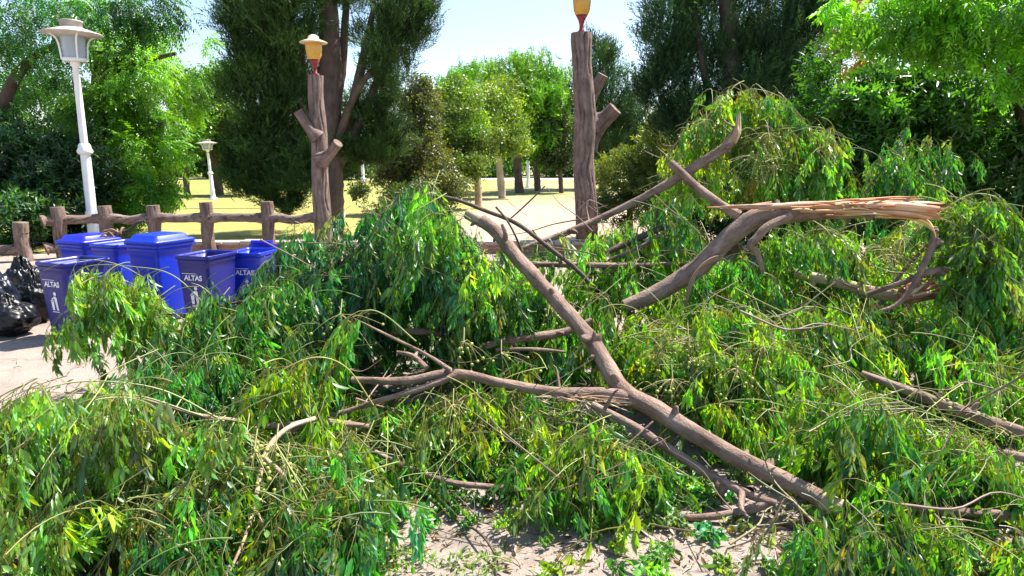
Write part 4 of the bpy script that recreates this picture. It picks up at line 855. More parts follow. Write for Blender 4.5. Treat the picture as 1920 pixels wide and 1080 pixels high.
TOTAL = 0
for key, lst in FQ.items():
    A = np.array([x[:6] for x in lst], float); pals = [x[6] for x in lst]; guard = np.array([x[8] for x in lst])
    R = rotz(A[:, 3], A[:, 5], rng.normal(size=len(A)) * .25); ti = rng.integers(0, len(FRONDS), len(A))
    ctr = A[:, :3] + np.einsum('nij,nj->ni', R, np.array([FRONDS[i].ctr for i in ti])) * A[:, 4:5]
    pr = proj(ctr); prj = proj(A[:, :3]); ok = np.ones(len(A), bool)
    ins = np.zeros(len(A), bool)
    for pl in ALLP: ins |= inpoly(pr, pl)
    ok &= ins | (rng.random(len(A)) < .25)
    for q, mrg in ((pr, 20), (prj, 12)):
        dx = q[:, None, :2] - KO[None, :, :2]; dist = np.hypot(dx[..., 0], dx[..., 1]); hit = (dist < KO[None, :, 3] + mrg * 4 / q[:, None, 2]) & (q[:, None, 2] < KO[None, :, 2] + .16)
        ok &= ~(hit.any(1) & (rng.random(len(A)) < .93))
    tid = np.array([x[9] for x in lst])
    for k in np.unique(tid):
        g_ = tid == k
        if ok[g_].mean() < .45 and k >= 0: ok[g_] &= rng.random(g_.sum()) < .5
        if ok[g_].mean() >= .55 and k >= 0 and (pals[np.where(g_)[0][0]] not in ('deep', 'teal') or rng.random() < .4): kk, pts_, r0_, r1_, c_, n_ = TW[k]; tube(BR[kk].tw, pts_, list(np.linspace(r0_, r1_, len(pts_))), n_, 5, c_)
    mb = MB()
    for k in range(len(FRONDS)):
        s = ok & (ti == k)
        if not s.any(): continue
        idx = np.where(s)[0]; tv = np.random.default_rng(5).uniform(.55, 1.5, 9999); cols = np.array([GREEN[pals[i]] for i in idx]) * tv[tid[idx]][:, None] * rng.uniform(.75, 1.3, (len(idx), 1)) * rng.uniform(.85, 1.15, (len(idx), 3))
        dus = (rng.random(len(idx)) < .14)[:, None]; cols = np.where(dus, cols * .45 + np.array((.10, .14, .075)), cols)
        yel = rng.random(len(idx)) < .003; cols[yel] = np.array((.30, .30, .04)) * rng.uniform(.6, 1.1, (yel.sum(), 1))
        inst(mb, FRONDS[k], A[idx, :3], R[idx], A[idx, 4], cols, STEM[pals[idx[0]]], 0, True)
    TOTAL += int(ok.sum()); BR[key].fol = mb
print('fronds', TOTAL)

# berries
def sph(c, r, n=6):
    V = []; F = []
    for i in range(n + 1):
        for j in range(n * 2): a = math.pi * i / n; b = math.pi * j / n; V.append((math.sin(a) * math.cos(b), math.sin(a) * math.sin(b), math.cos(a)))
    for i in range(n):
        for j in range(n * 2): q = n * 2; F += [(i * q + j, (i + 1) * q + j, (i + 1) * q + (j + 1) % q), (i * q + j, (i + 1) * q + (j + 1) % q, i * q + (j + 1) % q)]
    return np.array(V) * r + c, F
def berries(key, px, py, d, nb, spread=.09, col=(.30, .36, .05)):
    mb = MB(); d = min(d, gdepth(py) * .97); o = P(px, py, d) + (0, 0, .10)
    tube(mb, [o + (0, .05, .08), o], [.004, .003], 4, 4, (.45, .40, .16), mat=1)
    for k in range(nb):
        c = o + np.array((rng.normal() * spread, rng.normal() * spread * .7, -abs(rng.normal()) * spread * 1.3 - .03)); c[2] = max(c[2], .015); rr = rnd(.0085, .012)
        tube(mb, [o, (o + c) / 2 + (rnd(-.01, .01), 0, .02), c], [.0018, .0014, .001], 5, 3, (.48, .42, .18), mat=1)
        V, F = sph(c, rr); mb.add(V, F, np.array(col) * rnd(.75, 1.3))
    BR[key].clusters.append(mb)
for a in [('left', 465, 850, 2.95, 16), ('left', 520, 870, 2.92, 22), ('left', 540, 905, 2.9, 14), ('left', 555, 955, 2.9, 10), ('left', 480, 880, 2.9, 12), ('fork', 640, 620, 3.8, 8), ('fork', 870, 670, 4.0, 10), ('fork', 940, 690, 4.2, 8),
          ('mass', 1300, 700, 4.05, 26), ('mass', 1340, 690, 3.95, 26), ('mass', 1380, 720, 3.95, 26), ('mass', 1290, 660, 4.1, 24), ('mass', 1260, 740, 3.9, 22), ('mass', 1430, 680, 4.0, 18), ('mass', 1240, 690, 4.1, 20),
          ('snap', 1690, 470, 5.35, 34, .13), ('snap', 1720, 440, 5.4, 30, .12), ('snap', 1670, 500, 5.3, 26, .12), ('pole', 1325, 245, 6.45, 26, .10), ('pole', 1420, 310, 6.4, 32, .14), ('pole', 1450, 330, 6.4, 26, .13), ('pole', 1440, 270, 6.4, 26, .12),
          ('right', 1870, 760, 3.6, 12), ('right', 1720, 760, 3.75, 12), ('cross', 1095, 910, 3.1, 10), ('low', 1800, 1030, 2.7, 6), ('fork', 850, 790, 3.6, 8), ('mid', 1030, 600, 4.6, 8)]: berries(*a)

# bare yellowish fruiting stalks scattered through the heap
for key, poly, near, n_ in (('mass', [(1200, 600), (1480, 600), (1440, 760), (1230, 740)], 3.95, 70), ('left', [(430, 800), (620, 800), (640, 960), (440, 930)], 2.95, 26), ('pole', [(1270, 230), (1440, 230), (1460, 390), (1280, 380)], 6.5, 40), ('back', [(1080, 500), (1300, 480), (1300, 600), (1120, 600)], 5.4, 40), ('right', [(1700, 800), (1900, 790), (1900, 930), (1720, 930)], 3.1, 40), ('snap', [(1600, 420), (1760, 430), (1740, 520), (1610, 500)], 5.35, 34), ('fork', [(660, 780), (1080, 780), (1060, 900), (700, 900)], 3.6, 34), ('low', [(1500, 920), (1900, 930), (1900, 1050), (1520, 1070)], 2.7, 30)):
    pl = np.array(poly, float)
    for k in range(int(n_ * .65)):
        c = rng.uniform(pl.min(0), pl.max(0)); d = min(near + rnd(-.1, .3), gdepth(c[1]) * .96); p = P(c[0], c[1], d); a = rnd(0, 6.28); L = rnd(.12, .4)
        e = p + np.array((math.cos(a) * L, math.sin(a) * L * .5, rnd(-.5, .2) * L)); e[2] = max(e[2], .02)
        twig(key, [p, (p + e) / 2 + (0, 0, .06 * L / .3), e], .0024, .001, np.array((.36, .30, .09)) * rnd(.5, 1.2), 8, True)

STICKS = [('fork', [(620, 700), (1100, 640), (1100, 860), (640, 860)], 3.8, 4.5, 26), ('back', [(960, 430), (1300, 380), (1320, 580), (1000, 580)], 5.3, 6.4, 34), ('mass', [(1150, 580), (1640, 560), (1560, 830), (1250, 760)], 3.9, 5.0, 40), ('right', [(1480, 720), (1920, 740), (1920, 940), (1560, 930)], 3.1, 4.0, 34), ('left', [(100, 760), (600, 780), (600, 1040), (160, 1020)], 2.8, 3.4, 26), ('cross', [(880, 820), (1480, 860), (1440, 980), (920, 960)], 3.0, 3.5, 26), ('crest', [(640, 400), (900, 380), (900, 640), (700, 650)], 4.7, 5.4, 18), ('shade', [(440, 520), (720, 480), (700, 680), (480, 660)], 4.8, 5.5, 16), ('pole', [(1230, 260), (1560, 250), (1560, 390), (1240, 400)], 6.3, 6.8, 22), ('snap', [(1480, 430), (1800, 430), (1800, 660), (1480, 640)], 4.9, 5.8, 26), ('low', [(1480, 920), (1900, 930), (1900, 1060), (1520, 1070)], 2.65, 3.0, 20)]
for key, poly, near, far, n_ in STICKS:
    pl = np.array(poly, float)
    for k in range(int(n_ * .55)):
        c = rng.uniform(pl.min(0), pl.max(0)); d = min(rnd(near, far), gdepth(c[1]) * .965); p = P(c[0], c[1], d); a = rnd(0, 3.14); L = rnd(.25, .9); el = rng.normal() * .35
        dr = np.array((math.cos(a) * math.cos(el), math.sin(a) * math.cos(el) * .7, math.sin(el))) * L / 2; j_ = lambda: rng.normal(size=3) * .03
        q = np.array([p - dr, p - dr * .35 + j_(), p + dr * .3 + j_(), p + dr]); q[:, 2] = np.maximum(q[:, 2], .02); r0 = rnd(.003, .008)
        cc = np.array([(.17, .11, .08), (.25, .17, .12), (.12, .08, .06), (.20, .17, .08)][k % 4]); tube(BR[key].tw, q, [r0, r0 * .8, r0 * .6, r0 * .35], 14, 5, cc * rnd(.7, 1.2))
        if k % 2: e = q[2] + dr * rnd(.2, .5) + rng.normal(size=3) * .08; tube(BR[key].tw, [q[1], (q[1] + e) / 2 + j_() * .4, e], [r0 * .6, r0 * .5, r0 * .2], 8, 4, cc)
for key, b in BR.items():
    w0 = b.wood[0][1].v[0]; base = w0.mean(0).copy(); base[2] = 0
    t = thing(b.name, b.label, 'branch', base, GROUP)
    for nm, mb, mats in b.wood: mb.build(nm, mats, t)
    if hasattr(b, 'fol') and b.fol.n: b.fol.build('foliage', M_LEAF, t)
    if b.tw.n: b.tw.build('twigs', M_TWIG, t)['kind'] = 'stuff'
    for mb in b.clusters: mb.build('fruit_cluster', [M_BERRY, M_TWIG], t)

# loose leaves and bits on the pavement
mb = MB()
LT = []
for k in range(6):
    tp = T(); V, F = lf((1, rnd(-.2, .2), 0), (0, 0, 1), .075, .022, rnd(-.2, .2)); tp.add(V, F, (1, 1, 1)); LT.append(tp.done())
def litter(poly, n_, cols, sc=1.):
    pl = np.array(poly, float); pos = []
    while len(pos) < n_:
        c = rng.uniform(pl.min(0), pl.max(0))
        if inpoly(c[None], pl)[0]: q = G(*c); q[2] = .008 + rnd(0, .012); pos.append(q)
    pos = np.array(pos); ti = rng.integers(0, 6, n_)
    for k in range(6):
        s = ti == k; m_ = s.sum()
        if m_: inst(mb, LT[k], pos[s], rotz(rng.uniform(0, 6.28, m_), rng.normal(size=m_) * .3, rng.normal(size=m_) * .5), rng.uniform(.4, 1.1, m_) * sc, np.array([cols[int(q)] for q in rng.integers(0, len(cols), m_)]) * rng.uniform(.6, 1.2, (m_, 1)), (1, 1, 1))
CG = [(.05, .10, .03), (.10, .14, .04), (.16, .12, .05), (.10, .07, .04), (.20, .15, .08)]
litter([(560, 900), (900, 920), (1500, 960), (1560, 1078), (500, 1078)], 300, CG)
litter([(560, 1000), (1500, 1000), (1560, 1078), (500, 1078)], 420, CG, .4)
litter([(-20, 640), (260, 640), (300, 760), (-20, 800)], 110, CG, .8)
litter([(600, 1030), (720, 1000), (720, 1078), (600, 1078)], 160, [(.10, .22, .04)])
litter([(1450, 950), (1920, 950), (1920, 1078), (1450, 1078)], 500, CG)
litter([(1740, 640), (1920, 640), (1920, 760), (1800, 760)], 300, CG)
o = mb.build('leaf_litter', M_LEAF); o['kind'] = 'stuff'
mb = MB()
for poly, n_ in (([(560, 930), (900, 930), (1520, 970), (1560, 1078), (500, 1078)], 150), ([(-20, 640), (260, 640), (300, 760), (-20, 800)], 30), ([(1450, 950), (1920, 950), (1920, 1078), (1450, 1078)], 70)):
    pl = np.array(poly, float)
    for k in range(n_):
        c = rng.uniform(pl.min(0), pl.max(0))
        if not inpoly(c[None], pl)[0]: continue
        q = G(*c); a = rnd(0, 6.28); L = rnd(.02, .12); e = np.array((math.cos(a), math.sin(a), 0)) * L; r0 = rnd(.0012, .0035)
        tube(mb, [q + (0, 0, .004), q + e * .5 + rng.normal(size=3) * .004 + (0, 0, .012), q + e + (0, 0, .005)], [r0, r0, r0 * .5], 5, 4, np.array([(.14, .09, .06), (.26, .18, .11), (.08, .055, .04), (.42, .32, .2)][k % 4]))
o = mb.build('twig_litter', M_TWIG); o['kind'] = 'stuff'
# fallen small sprays and twig on the pavement
def ground_sprig(label, px, py, az, sc, n_, pal):
    mb = MB(); q = G(px, py); tw = MB(); L = .3 * sc; e = q + np.array((math.cos(az) * L, math.sin(az) * L, .05)); tube(tw, [q + (0, 0, .02), (q + e) / 2 + (0, 0, .05), e], [.004, .003, .002], 10, 5, STEM[pal])
    for k in range(n_):
        t_ = k / max(1, n_ - 1); p = q * (1 - t_) + e * t_ + (0, 0, .05); inst(mb, FLAT[k % 4], p[None], rotz(np.array([az + (.8 if k % 2 else -.8) * rnd(.4, 1)])), np.array([sc * rnd(.6, .9)]), np.array([GREEN[pal]]) * rnd(.8, 1.3), STEM[pal], 0, True)
    t = thing('leaf_sprig', label, 'sprig', q, 'small sprigs dropped on the pavement'); mb.build('leaves', M_LEAF, t); tw.build('stem', M_TWIG, t)
ground_sprig('small green sprig lying on bare pavement at the bottom edge, near the curled twig', 960, 1062, R_(200), .7, 5, 'lit')
ground_sprig('flattened pale sprig on the pavement beside the left leafy branch', 690, 1030, R_(190), 1., 8, 'pale')
ground_sprig('sprig flattened on the pavement at the bottom, left of the curled twig', 820, 1072, R_(170), .8, 5, 'lit')
ground_sprig('pale drying sprig in the shaded hollow under the forked trunk', 960, 880, R_(160), 1., 9, 'pale')
mb = MB(); q = [G(872, 995), G(890, 1010), G(912, 1035), G(932, 1062), G(930, 1085)]
tube(mb, [a + (0, 0, z) for a, z in zip(q, (.02, .05, .06, .03, .012))], [.005, .006, .006, .005, .003], 30, 7, bump=.2)
tag(mb.build('curled_twig', M_BARKD), 'thin dark curled twig lying alone on the sunny pavement', 'twig')
mb = MB(); q = [G(1380, 1078), G(1410, 1040), P(1445, 985, 2.85), P(1470, 935, 2.9)]
tube(mb, [np.maximum(a, (-9, -9, .012)) for a in q], [.004, .006, .006, .004], 24, 7, bump=.2); tag(mb.build('propped_twig', M_BARK), 'thin twig propped from the pavement against the trunk end', 'twig')
mb = MB()
for px, py in ((1802, 1058), (1818, 1064), (1810, 1050), (1350, 1056), (1362, 1060)):
    c = G(px, py); V, F = sph(c + (0, 0, .016), .016); mb.add(V, F, (.50, .28, .06))
    o = mb.build('ripe_berry', M_BERRY); tag(o, 'ripe orange berry fallen on the pavement', 'berry', 'ripe orange berries on the pavement'); mb = MB()

# ------------------------------------------------------------------ trees and hedges
def tpl_pinn(n=6, L=.34, lL=.10, lW=.030, droop=.8, simple=True):
    tp = T(); a = np.linspace(.0, droop, 6); p = np.zeros((6, 3))
    for i in range(1, 6): p[i] = p[i - 1] + (math.cos(a[i]) * L / 5, 0, -math.sin(a[i]) * L / 5)
    for k in range(n):
        s = (k + .7) / n * 5; i = min(int(s), 4); o = p[i] * (1 - s + i) + p[i + 1] * (s - i); tan = unit(p[i + 1] - p[i])
        for sd in (-1, 1):
            V, F = lf(tan * .6 + np.array((0, sd, -rnd(.1, .5))), np.array((rnd(-.4, .4), rnd(-.4, .4), 1)), lL * rnd(.7, 1.1), lW, .2, simple, o); tp.add(V, F, np.array((1, 1, 1)) * rnd(.75, 1.25))
    V, F = lf(p[5] - p[4], (0, .2, 1), lL, lW, .2, simple, p[5]); tp.add(V, F, (1, 1, 1)); return tp.done()
def tpl_sprig(n=8, L=.22, lL=.12, lW=.036, simple=False):
    tp = T()
    for k in range(n):
        s = (k + .3) / n; o = np.array((s * L, 0, 0)); a = k * 2.4 + rnd(-.4, .4); V, F = lf(np.array((.8, math.cos(a), math.sin(a))), np.array((1, -math.cos(a) * .4, -math.sin(a) * .4)) + rng.normal(size=3) * .2, lL * rnd(.75, 1.15), lW * rnd(.85, 1.15), rnd(0, .25), simple, o); tp.add(V, F, np.array((1, 1, 1)) * rnd(.75, 1.3))
    return tp.done()
def tpl_feather(n=16, L=.36, bL=.13, bW=.016, flat=.35):
    tp = T()
    for k in range(n):
        s = (k + .5) / n; o = np.array((s * L, rng.normal() * .012, rng.normal() * .012)); a = rnd(0, 6.28); d = np.array((1.1, math.cos(a), math.sin(a) * flat + rnd(-.2, .4)))
        V, F = lf(d, rng.normal(size=3), bL * (1.1 - .5 * s) * rnd(.7, 1.2), bW, .1, True, o); tp.add(V, F, np.array((1, 1, 1)) * rnd(.65, 1.35))
    return tp.done()
def tpl_clump(n=12, R=.20, lL=.13, lW=.06):
    tp = T()
    for k in range(n):
        V, F = lf(rng.normal(size=3), rng.normal(size=3), lL * rnd(.7, 1.2), lW * rnd(.8, 1.2), .15, True, rng.normal(size=3) * R * .5); tp.add(V, F, np.array((1, 1, 1)) * rnd(.7, 1.3))
    return tp.done()
TP = {'pinn': [tpl_pinn() for _ in range(4)], 'pinnbig': [tpl_pinn(6, .36, .11, .036, .9, False) for _ in range(4)], 'sprig': [tpl_sprig() for _ in range(4)], 'feather': [tpl_feather() for _ in range(4)], 'clump': [tpl_clump() for _ in range(4)], 'weep': [tpl_pinn(8, .7, .2, .05, 1.4) for _ in range(4)]}
def crown(mb, blobs, kind, col, col2, size=1., dirmode='out', droop=.0, seed=0, sig=.20, per=26, mult=1.6):
    """blobs: (px, py, rx, ry, depth, sprays); each blob is filled with clusters of leaf sprays"""
    for px, py, rx, ry, d, n in blobs:
        n = int(n * mult); c = P(px, py, d); ax = np.array((rx * d / FPX, .5 * (rx + ry) * d / FPX * .9, ry * d / FPX)); nc = max(3, n // per)
        u = unit(rng.normal(size=(nc, 3))); rr = rng.uniform(.25, 1.0, nc) ** .5; cc = u * rr[:, None]; cv = rng.uniform(.5, 1.45, nc); ch = rng.random(nc)
        k = rng.integers(0, nc, n); loc = cc[k] + rng.normal(size=(n, 3)) * sig * np.array((1, 1, .7)); pos = c + loc * ax; pos[:, 2] = np.maximum(pos[:, 2], .05)
        if dirmode == 'out': dr = unit(loc + rng.normal(size=(n, 3)) * .5 + np.array((0, 0, -droop)))
        elif dirmode == 'up': dr = unit(loc * .5 + rng.normal(size=(n, 3)) * .35 + np.array((0, 0, 1.)))
        else: dr = unit(loc * np.array((.6, .6, 0)) + rng.normal(size=(n, 3)) * .4 + np.array((0, 0, -1.2)))
        h = np.clip(ch[k] * .7 + rng.random(n) * .4, 0, 1)[:, None]; cols = (np.array(col) * (1 - h) + np.array(col2) * h) * cv[k][:, None] * rng.uniform(.8, 1.2, (n, 1))
        ti = rng.integers(0, 4, n)
        for q in range(4):
            s = ti == q
            if s.any(): inst(mb, TP[kind][q], pos[s], alongdir(dr[s], rng.uniform(-.6, .6, s.sum()) if kind in ('pinn', 'pinnbig', 'weep') else rng.uniform(0, 6.28, s.sum())), size * rng.uniform(.7, 1.25, s.sum()), cols[s], (.2, .15, .1))
def tree(name, label, cat, base, trunks, blobs, kind, col, col2, size=1., group=None, bark_m=None, lm=None, limbs=(), **kw):
    b = np.array((base[0], base[1], 0.)); t = thing(name, label, cat, b, group)
    for tr in trunks:
        mb = MB(); W = [P(a, c, d) for a, c, d, _ in tr]; W[0][2] = min(W[0][2], 0.) if W[0][2] < .6 else W[0][2]
        tube(mb, W, [q[3] / 2 * q[2] / FPX for q in tr], max(14, 8 * len(tr)), 12, bump=.16, seed=rnd(0, 40)); mb.build('trunk', bark_m or M_BARKD, t)
    if limbs:
        mb = MB()
        for tr in limbs: tube(mb, [P(a, c, d) for a, c, d, _ in tr], [q[3] / 2 * q[2] / FPX for q in tr], 16, 8, bump=.16, seed=rnd(0, 40))
        mb.build('boughs', bark_m or M_BARKD, t)
    mb = MB(); crown(mb, blobs, kind, col, col2, size, **kw); mb.build('crown', lm or M_BGLEAF, t); return t
DK, MD, BR_, YL = (.022, .095, .018), (.05, .20, .018), (.10, .26, .02), (.22, .26, .03)
# left, nearest tree reaching over the frame
tree('spreading_tree', 'dark spreading tree at the left edge, its limb leaning over the white lamp', 'tree', P(-80, 470, 15.4) * (1, 1, 0),
     [[(-90, 455, 15.4, 33), (-60, 320, 15.4, 30), (-5, 215, 15.3, 23), (40, 130, 15.2, 16), (100, 85, 15.1, 10), (170, 40, 15.0, 6)]],
     [(40, 20, 150, 80, 14.9, 560), (180, 20, 110, 60, 15.2, 300), (20, 120, 90, 60, 16.5, 300), (260, 15, 70, 45, 15.4, 120), (-30, 240, 80, 70, 15.8, 240), (100, 215, 70, 60, 16.5, 190)], 'pinn', DK, MD, 1.0, droop=.5)
tree('sunlit_tree', 'sunny green tree with a broken trunk top behind the white lamp', 'tree', P(214, 420, 17.) * (1, 1, 0),
     [[(218, 432, 17., 62), (214, 350, 17., 56), (208, 240, 17, 54), (203, 100, 17, 58)]],
     [(225, 60, 80, 60, 17.6, 300), (250, 150, 75, 70, 16.6, 420), (215, 230, 60, 70, 16.4, 380), (265, 300, 60, 60, 16.2, 380), (230, 370, 60, 45, 16.2, 260), (325, 150, 60, 60, 17.8, 120), (290, 240, 40, 50, 17, 150), (370, 110, 60, 50, 18.5, 50), (175, 330, 30, 70, 16.4, 150), (285, 365, 40, 30, 15.8, 130)], 'pinn', (.045, .17, .016), (.18, .42, .02), 1.2, droop=.5, sig=.16,
     limbs=[[(205, 170, 17, 20), (260, 120, 16.8, 12), (330, 100, 16.6, 6)], [(212, 280, 17, 16), (260, 250, 16.6, 10), (310, 230, 16.4, 5)]])
tree('hedge', 'dark leafy hedge behind the fence at the left edge', 'hedge', P(70, 440, 14.4) * (1, 1, 0), [], [(40, 330, 100, 80, 14.6, 800), (120, 340, 70, 80, 14.8, 520), (0, 420, 90, 50, 13.6, 380), (110, 420, 70, 50, 14.4, 330), (20, 395, 50, 30, 12.9, 150), (-60, 300, 80, 90, 14.2, 340)], 'sprig', (.018, .060, .022), (.035, .11, .032), 1.15)
# left middle distance: three lawn trees
for lab, bx, by, tw, wpx, bl, c1, c2 in (
    ('slim lawn tree with pale trunk just left of the small lamp', 352, 370, (342, 280), 12, [(335, 230, 50, 60, 0, 260), (310, 280, 40, 40, 0, 130), (360, 180, 45, 50, 0, 170)], MD, (.16, .30, .03)),
    ('bushy lawn tree with a dark trunk right behind the small lamp', 410, 366, (402, 290), 20, [(400, 230, 50, 50, 0, 280), (430, 270, 50, 40, 0, 200), (385, 180, 50, 50, 0, 200)], (.04, .13, .02), (.11, .25, .03)),
    ('leaning lawn tree with thin dark trunk beside the big cypress', 467, 366, (452, 290), 9, [(440, 220, 45, 55, 0, 240), (470, 270, 40, 40, 0, 160)], (.05, .14, .02), (.14, .26, .03))):
    g = G(bx, by); d = g[1]
    tree('lawn_tree', lab, 'tree', g, [[(bx, by, d, wpx), ((bx + tw[0]) / 2, (by + tw[1]) / 2, d, wpx * .8), (tw[0], tw[1], d, wpx * .6), (tw[0] - 2, tw[1] - 60, d, wpx * .4)]], [(a, b, c, e, d + rnd(-1, 1), n_) for a, b, c, e, _, n_ in bl], 'clump', c1, c2, 1.5, 'lawn trees left of the cypress')
# the big cypress
dC = 16.2
tree('cypress', 'big dark cypress with several stems behind the slimmer log lamp post', 'tree', P(622, 445, dC) * (1, 1, 0),
     [[(622, 446, dC, 46), (622, 360, dC, 42), (618, 250, dC, 44), (620, 120, dC, 40), (612, -40, dC, 30)]],
     [(470, 340, 40, 45, dC - .1, 260), (530, 360, 45, 35, dC - .2, 260), (590, 230, 30, 90, dC + 1.2, 200), (480, 60, 55, 80, dC + .2, 750), (500, 180, 65, 80, dC, 950), (500, 290, 55, 55, dC - .1, 560), (555, 330, 40, 40, dC - .5, 260), (540, 30, 60, 60, dC - .6, 600), (560, 120, 30, 70, dC + .8, 220), (760, 30, 48, 65, dC, 420), (735, 120, 42, 60, dC - .2, 300), (700, 60, 50, 60, dC + .8, 110), (715, 225, 40, 45, dC + .2, 230), (680, 290, 45, 40, dC + .3, 230), (640, -20, 80, 35, dC, 260), (720, 285, 25, 30, dC + .2, 110), (660, 200, 40, 60, dC + 1.5, 50), (545, 395, 22, 18, dC - .4, 60)],
     'feather', (.026, .062, .018), (.06, .125, .028), 1.0, lm=M_NEEDLE, dirmode='up', sig=.19, mult=3.2,
     limbs=[[(618, 330, dC, 22), (600, 260, dC + .2, 18), (575, 160, dC + .2, 14), (560, 40, dC, 8)], [(622, 340, dC, 26), (650, 250, dC + .2, 22), (672, 150, dC, 18), (700, 20, dC, 10)], [(624, 330, dC, 22), (670, 240, dC + .1, 18), (700, 170, dC, 14), (740, 60, dC, 8)], [(622, 300, dC, 16), (660, 190, dC - .3, 14), (700, 130, dC - .5, 10), (760, 90, dC - .4, 5)], [(622, 240, dC, 20), (640, 130, dC + .3, 18), (650, 0, dC + .3, 12)], [(620, 350, dC, 14), (590, 300, dC - .1, 10), (545, 250, dC - .3, 6)], [(615, 280, dC, 12), (575, 210, dC - .2, 9), (520, 120, dC - .2, 5)]])
# middle group
d1 = 25.
tree('flowering_shrub', 'tall yellowish shrub tree on a thin pale trunk, mid lawn', 'tree', G(897, 388), [[(897, 388, d1, 15), (895, 340, d1, 13), (880, 250, d1, 9)]], [(860, 230, 55, 55, d1, 420), (880, 300, 45, 45, d1 - .3, 380), (830, 280, 50, 60, d1, 360), (900, 260, 40, 35, d1, 200), (850, 180, 40, 30, d1, 140)], 'clump', (.055, .15, .02), (.17, .28, .045), .85, bark_m=M_PALEB)
tree('dark_shrub', 'dense dark green shrub beside the yellowish one, right of the cypress', 'shrub', P(790, 400, 23) * (1, 1, 0), [[(795, 405, 23, 12), (792, 330, 23, 9), (785, 220, 23, 5)]], [(785, 185, 28, 40, 23, 160), (790, 220, 45, 60, 23, 380), (780, 300, 60, 50, 22.5, 520), (800, 350, 70, 35, 22, 460), (740, 330, 35, 40, 22.5, 180)], 'clump', (.03, .065, .018), (.12, .14, .04), .8)
gR = G(940, 372)
tree('round_tree', 'round headed lawn tree with a pale trunk in front of the weeping tree', 'tree', gR, [[(942, 378, gR[1], 15), (938, 330, gR[1], 13), (930, 260, gR[1], 10)]], [(925, 215, 58, 62, gR[1], 900), (950, 265, 40, 30, gR[1], 260)], 'clump', (.05, .14, .02), (.17, .27, .03), .9, bark_m=M_PALEB, mult=2.0)
gW = G(974, 362)
tree('weeping_tree', 'weeping bright green tree with trailing curtains, tallest on the mid lawn', 'tree', gW, [[(974, 362, gW[1], 17), (970, 310, gW[1], 15), (966, 220, gW[1], 11), (975, 150, gW[1], 7)]], [(900, 145, 50, 40, gW[1] + 2, 260), (985, 135, 60, 45, gW[1], 420), (1020, 190, 40, 55, gW[1], 330), (960, 190, 70, 50, gW[1] + 2, 320), (1010, 250, 40, 45, gW[1] + 1, 240), (860, 160, 35, 35, gW[1] + 3, 110), (1040, 180, 25, 35, gW[1], 120)], 'weep', (.06, .24, .015), (.20, .42, .02), 1.0, dirmode='down', mult=2.4)
g2 = G(1008, 358)
tree('lawn_tree', 'dark trunked lawn tree just right of the weeping tree', 'tree', g2, [[(1008, 358, g2[1], 13), (1006, 310, g2[1], 11), (1004, 240, g2[1], 8)]], [(1005, 255, 35, 40, g2[1], 200)], 'clump', (.03, .10, .02), (.06, .17, .03), 1.5)
g3 = G(1052, 362)
tree('lawn_tree', 'short dark lawn tree tucked just left of the thicker log post', 'tree', g3, [[(1053, 362, g3[1], 9), (1050, 320, g3[1], 8), (1048, 250, g3[1], 5)]], [(1050, 285, 36, 32, g3[1], 260), (1040, 235, 30, 30, g3[1], 140), (1070, 220, 25, 40, g3[1], 120)], 'clump', (.025, .05, .02), (.06, .10, .03), 1.2)
dP = 42
tree('pine_tree', 'bluish pine rising behind the thicker log lamp post', 'tree', P(1130, 345, dP) * (1, 1, 0), [[(1130, 350, dP, 12), (1128, 250, dP, 10), (1125, 120, dP, 4)]], [(1125, 130, 32, 40, dP, 260), (1130, 200, 55, 45, dP, 420), (1140, 270, 60, 45, dP, 420), (1090, 180, 35, 50, dP + 1, 180), (1180, 220, 40, 60, dP, 220)], 'feather', (.02, .06, .025), (.06, .13, .035), 2.6, lm=M_NEEDLE, dirmode='up')
# right of the thick log post
tree('laurel_bush', 'sunny leafy bush just right of the thicker log lamp post', 'bush', P(1180, 430, 15.5) * (1, 1, 0), [[(1180, 432, 15.5, 14), (1182, 370, 15.5, 10), (1190, 300, 15.5, 6)]], [(1170, 330, 48, 50, 15.5, 480), (1215, 300, 50, 50, 15.8, 420), (1150, 390, 40, 30, 15.2, 240), (1220, 370, 60, 45, 15.2, 420), (1250, 260, 40, 40, 16, 200)], 'sprig', (.045, .10, .018), (.16, .21, .03), .75)
dR = 14.6
tree('cypress', 'tall dark cypress group at upper right behind the frayed pole', 'tree', P(1370, 430, dR) * (1, 1, 0), [[(1370, 450, dR, 44), (1375, 300, dR, 40), (1370, 100, dR, 34), (1360, -40, dR, 24)], [(1500, 450, dR + .6, 40), (1490, 250, dR + .6, 34), (1480, 0, dR + .6, 26)]],
     [(1260, 60, 50, 80, dR + .4, 460), (1250, 180, 40, 60, dR + .2, 320), (1300, 240, 60, 60, dR, 480), (1330, 60, 70, 90, dR + .5, 620), (1400, 150, 70, 90, dR, 640), (1470, 60, 70, 90, dR + .3, 700), (1500, 180, 60, 60, dR + .4, 420), (1350, 330, 70, 50, dR + .3, 360), (1430, 260, 60, 60, dR + .3, 360), (1520, 20, 40, 60, dR, 300)], 'feather', (.022, .062, .026), (.055, .12, .035), 1.0, lm=M_NEEDLE, dirmode='up', sig=.22, mult=2.4,
     limbs=[[(1370, 330, dR, 20), (1330, 180, dR, 16), (1300, 20, dR, 8)], [(1372, 300, dR, 20), (1410, 150, dR, 14), (1440, 0, dR, 8)]])
tree('olive_tree', 'yellowish thin crowned tree glimpsed between cypress and bright leaves', 'tree', P(1570, 380, 24) * (1, 1, 0), [[(1570, 385, 24, 12), (1572, 250, 24, 10), (1575, 80, 24, 5)]], [(1570, 60, 45, 70, 24, 230), (1590, 120, 50, 40, 24, 160)], 'clump', (.12, .14, .03), (.30, .26, .06), .9)
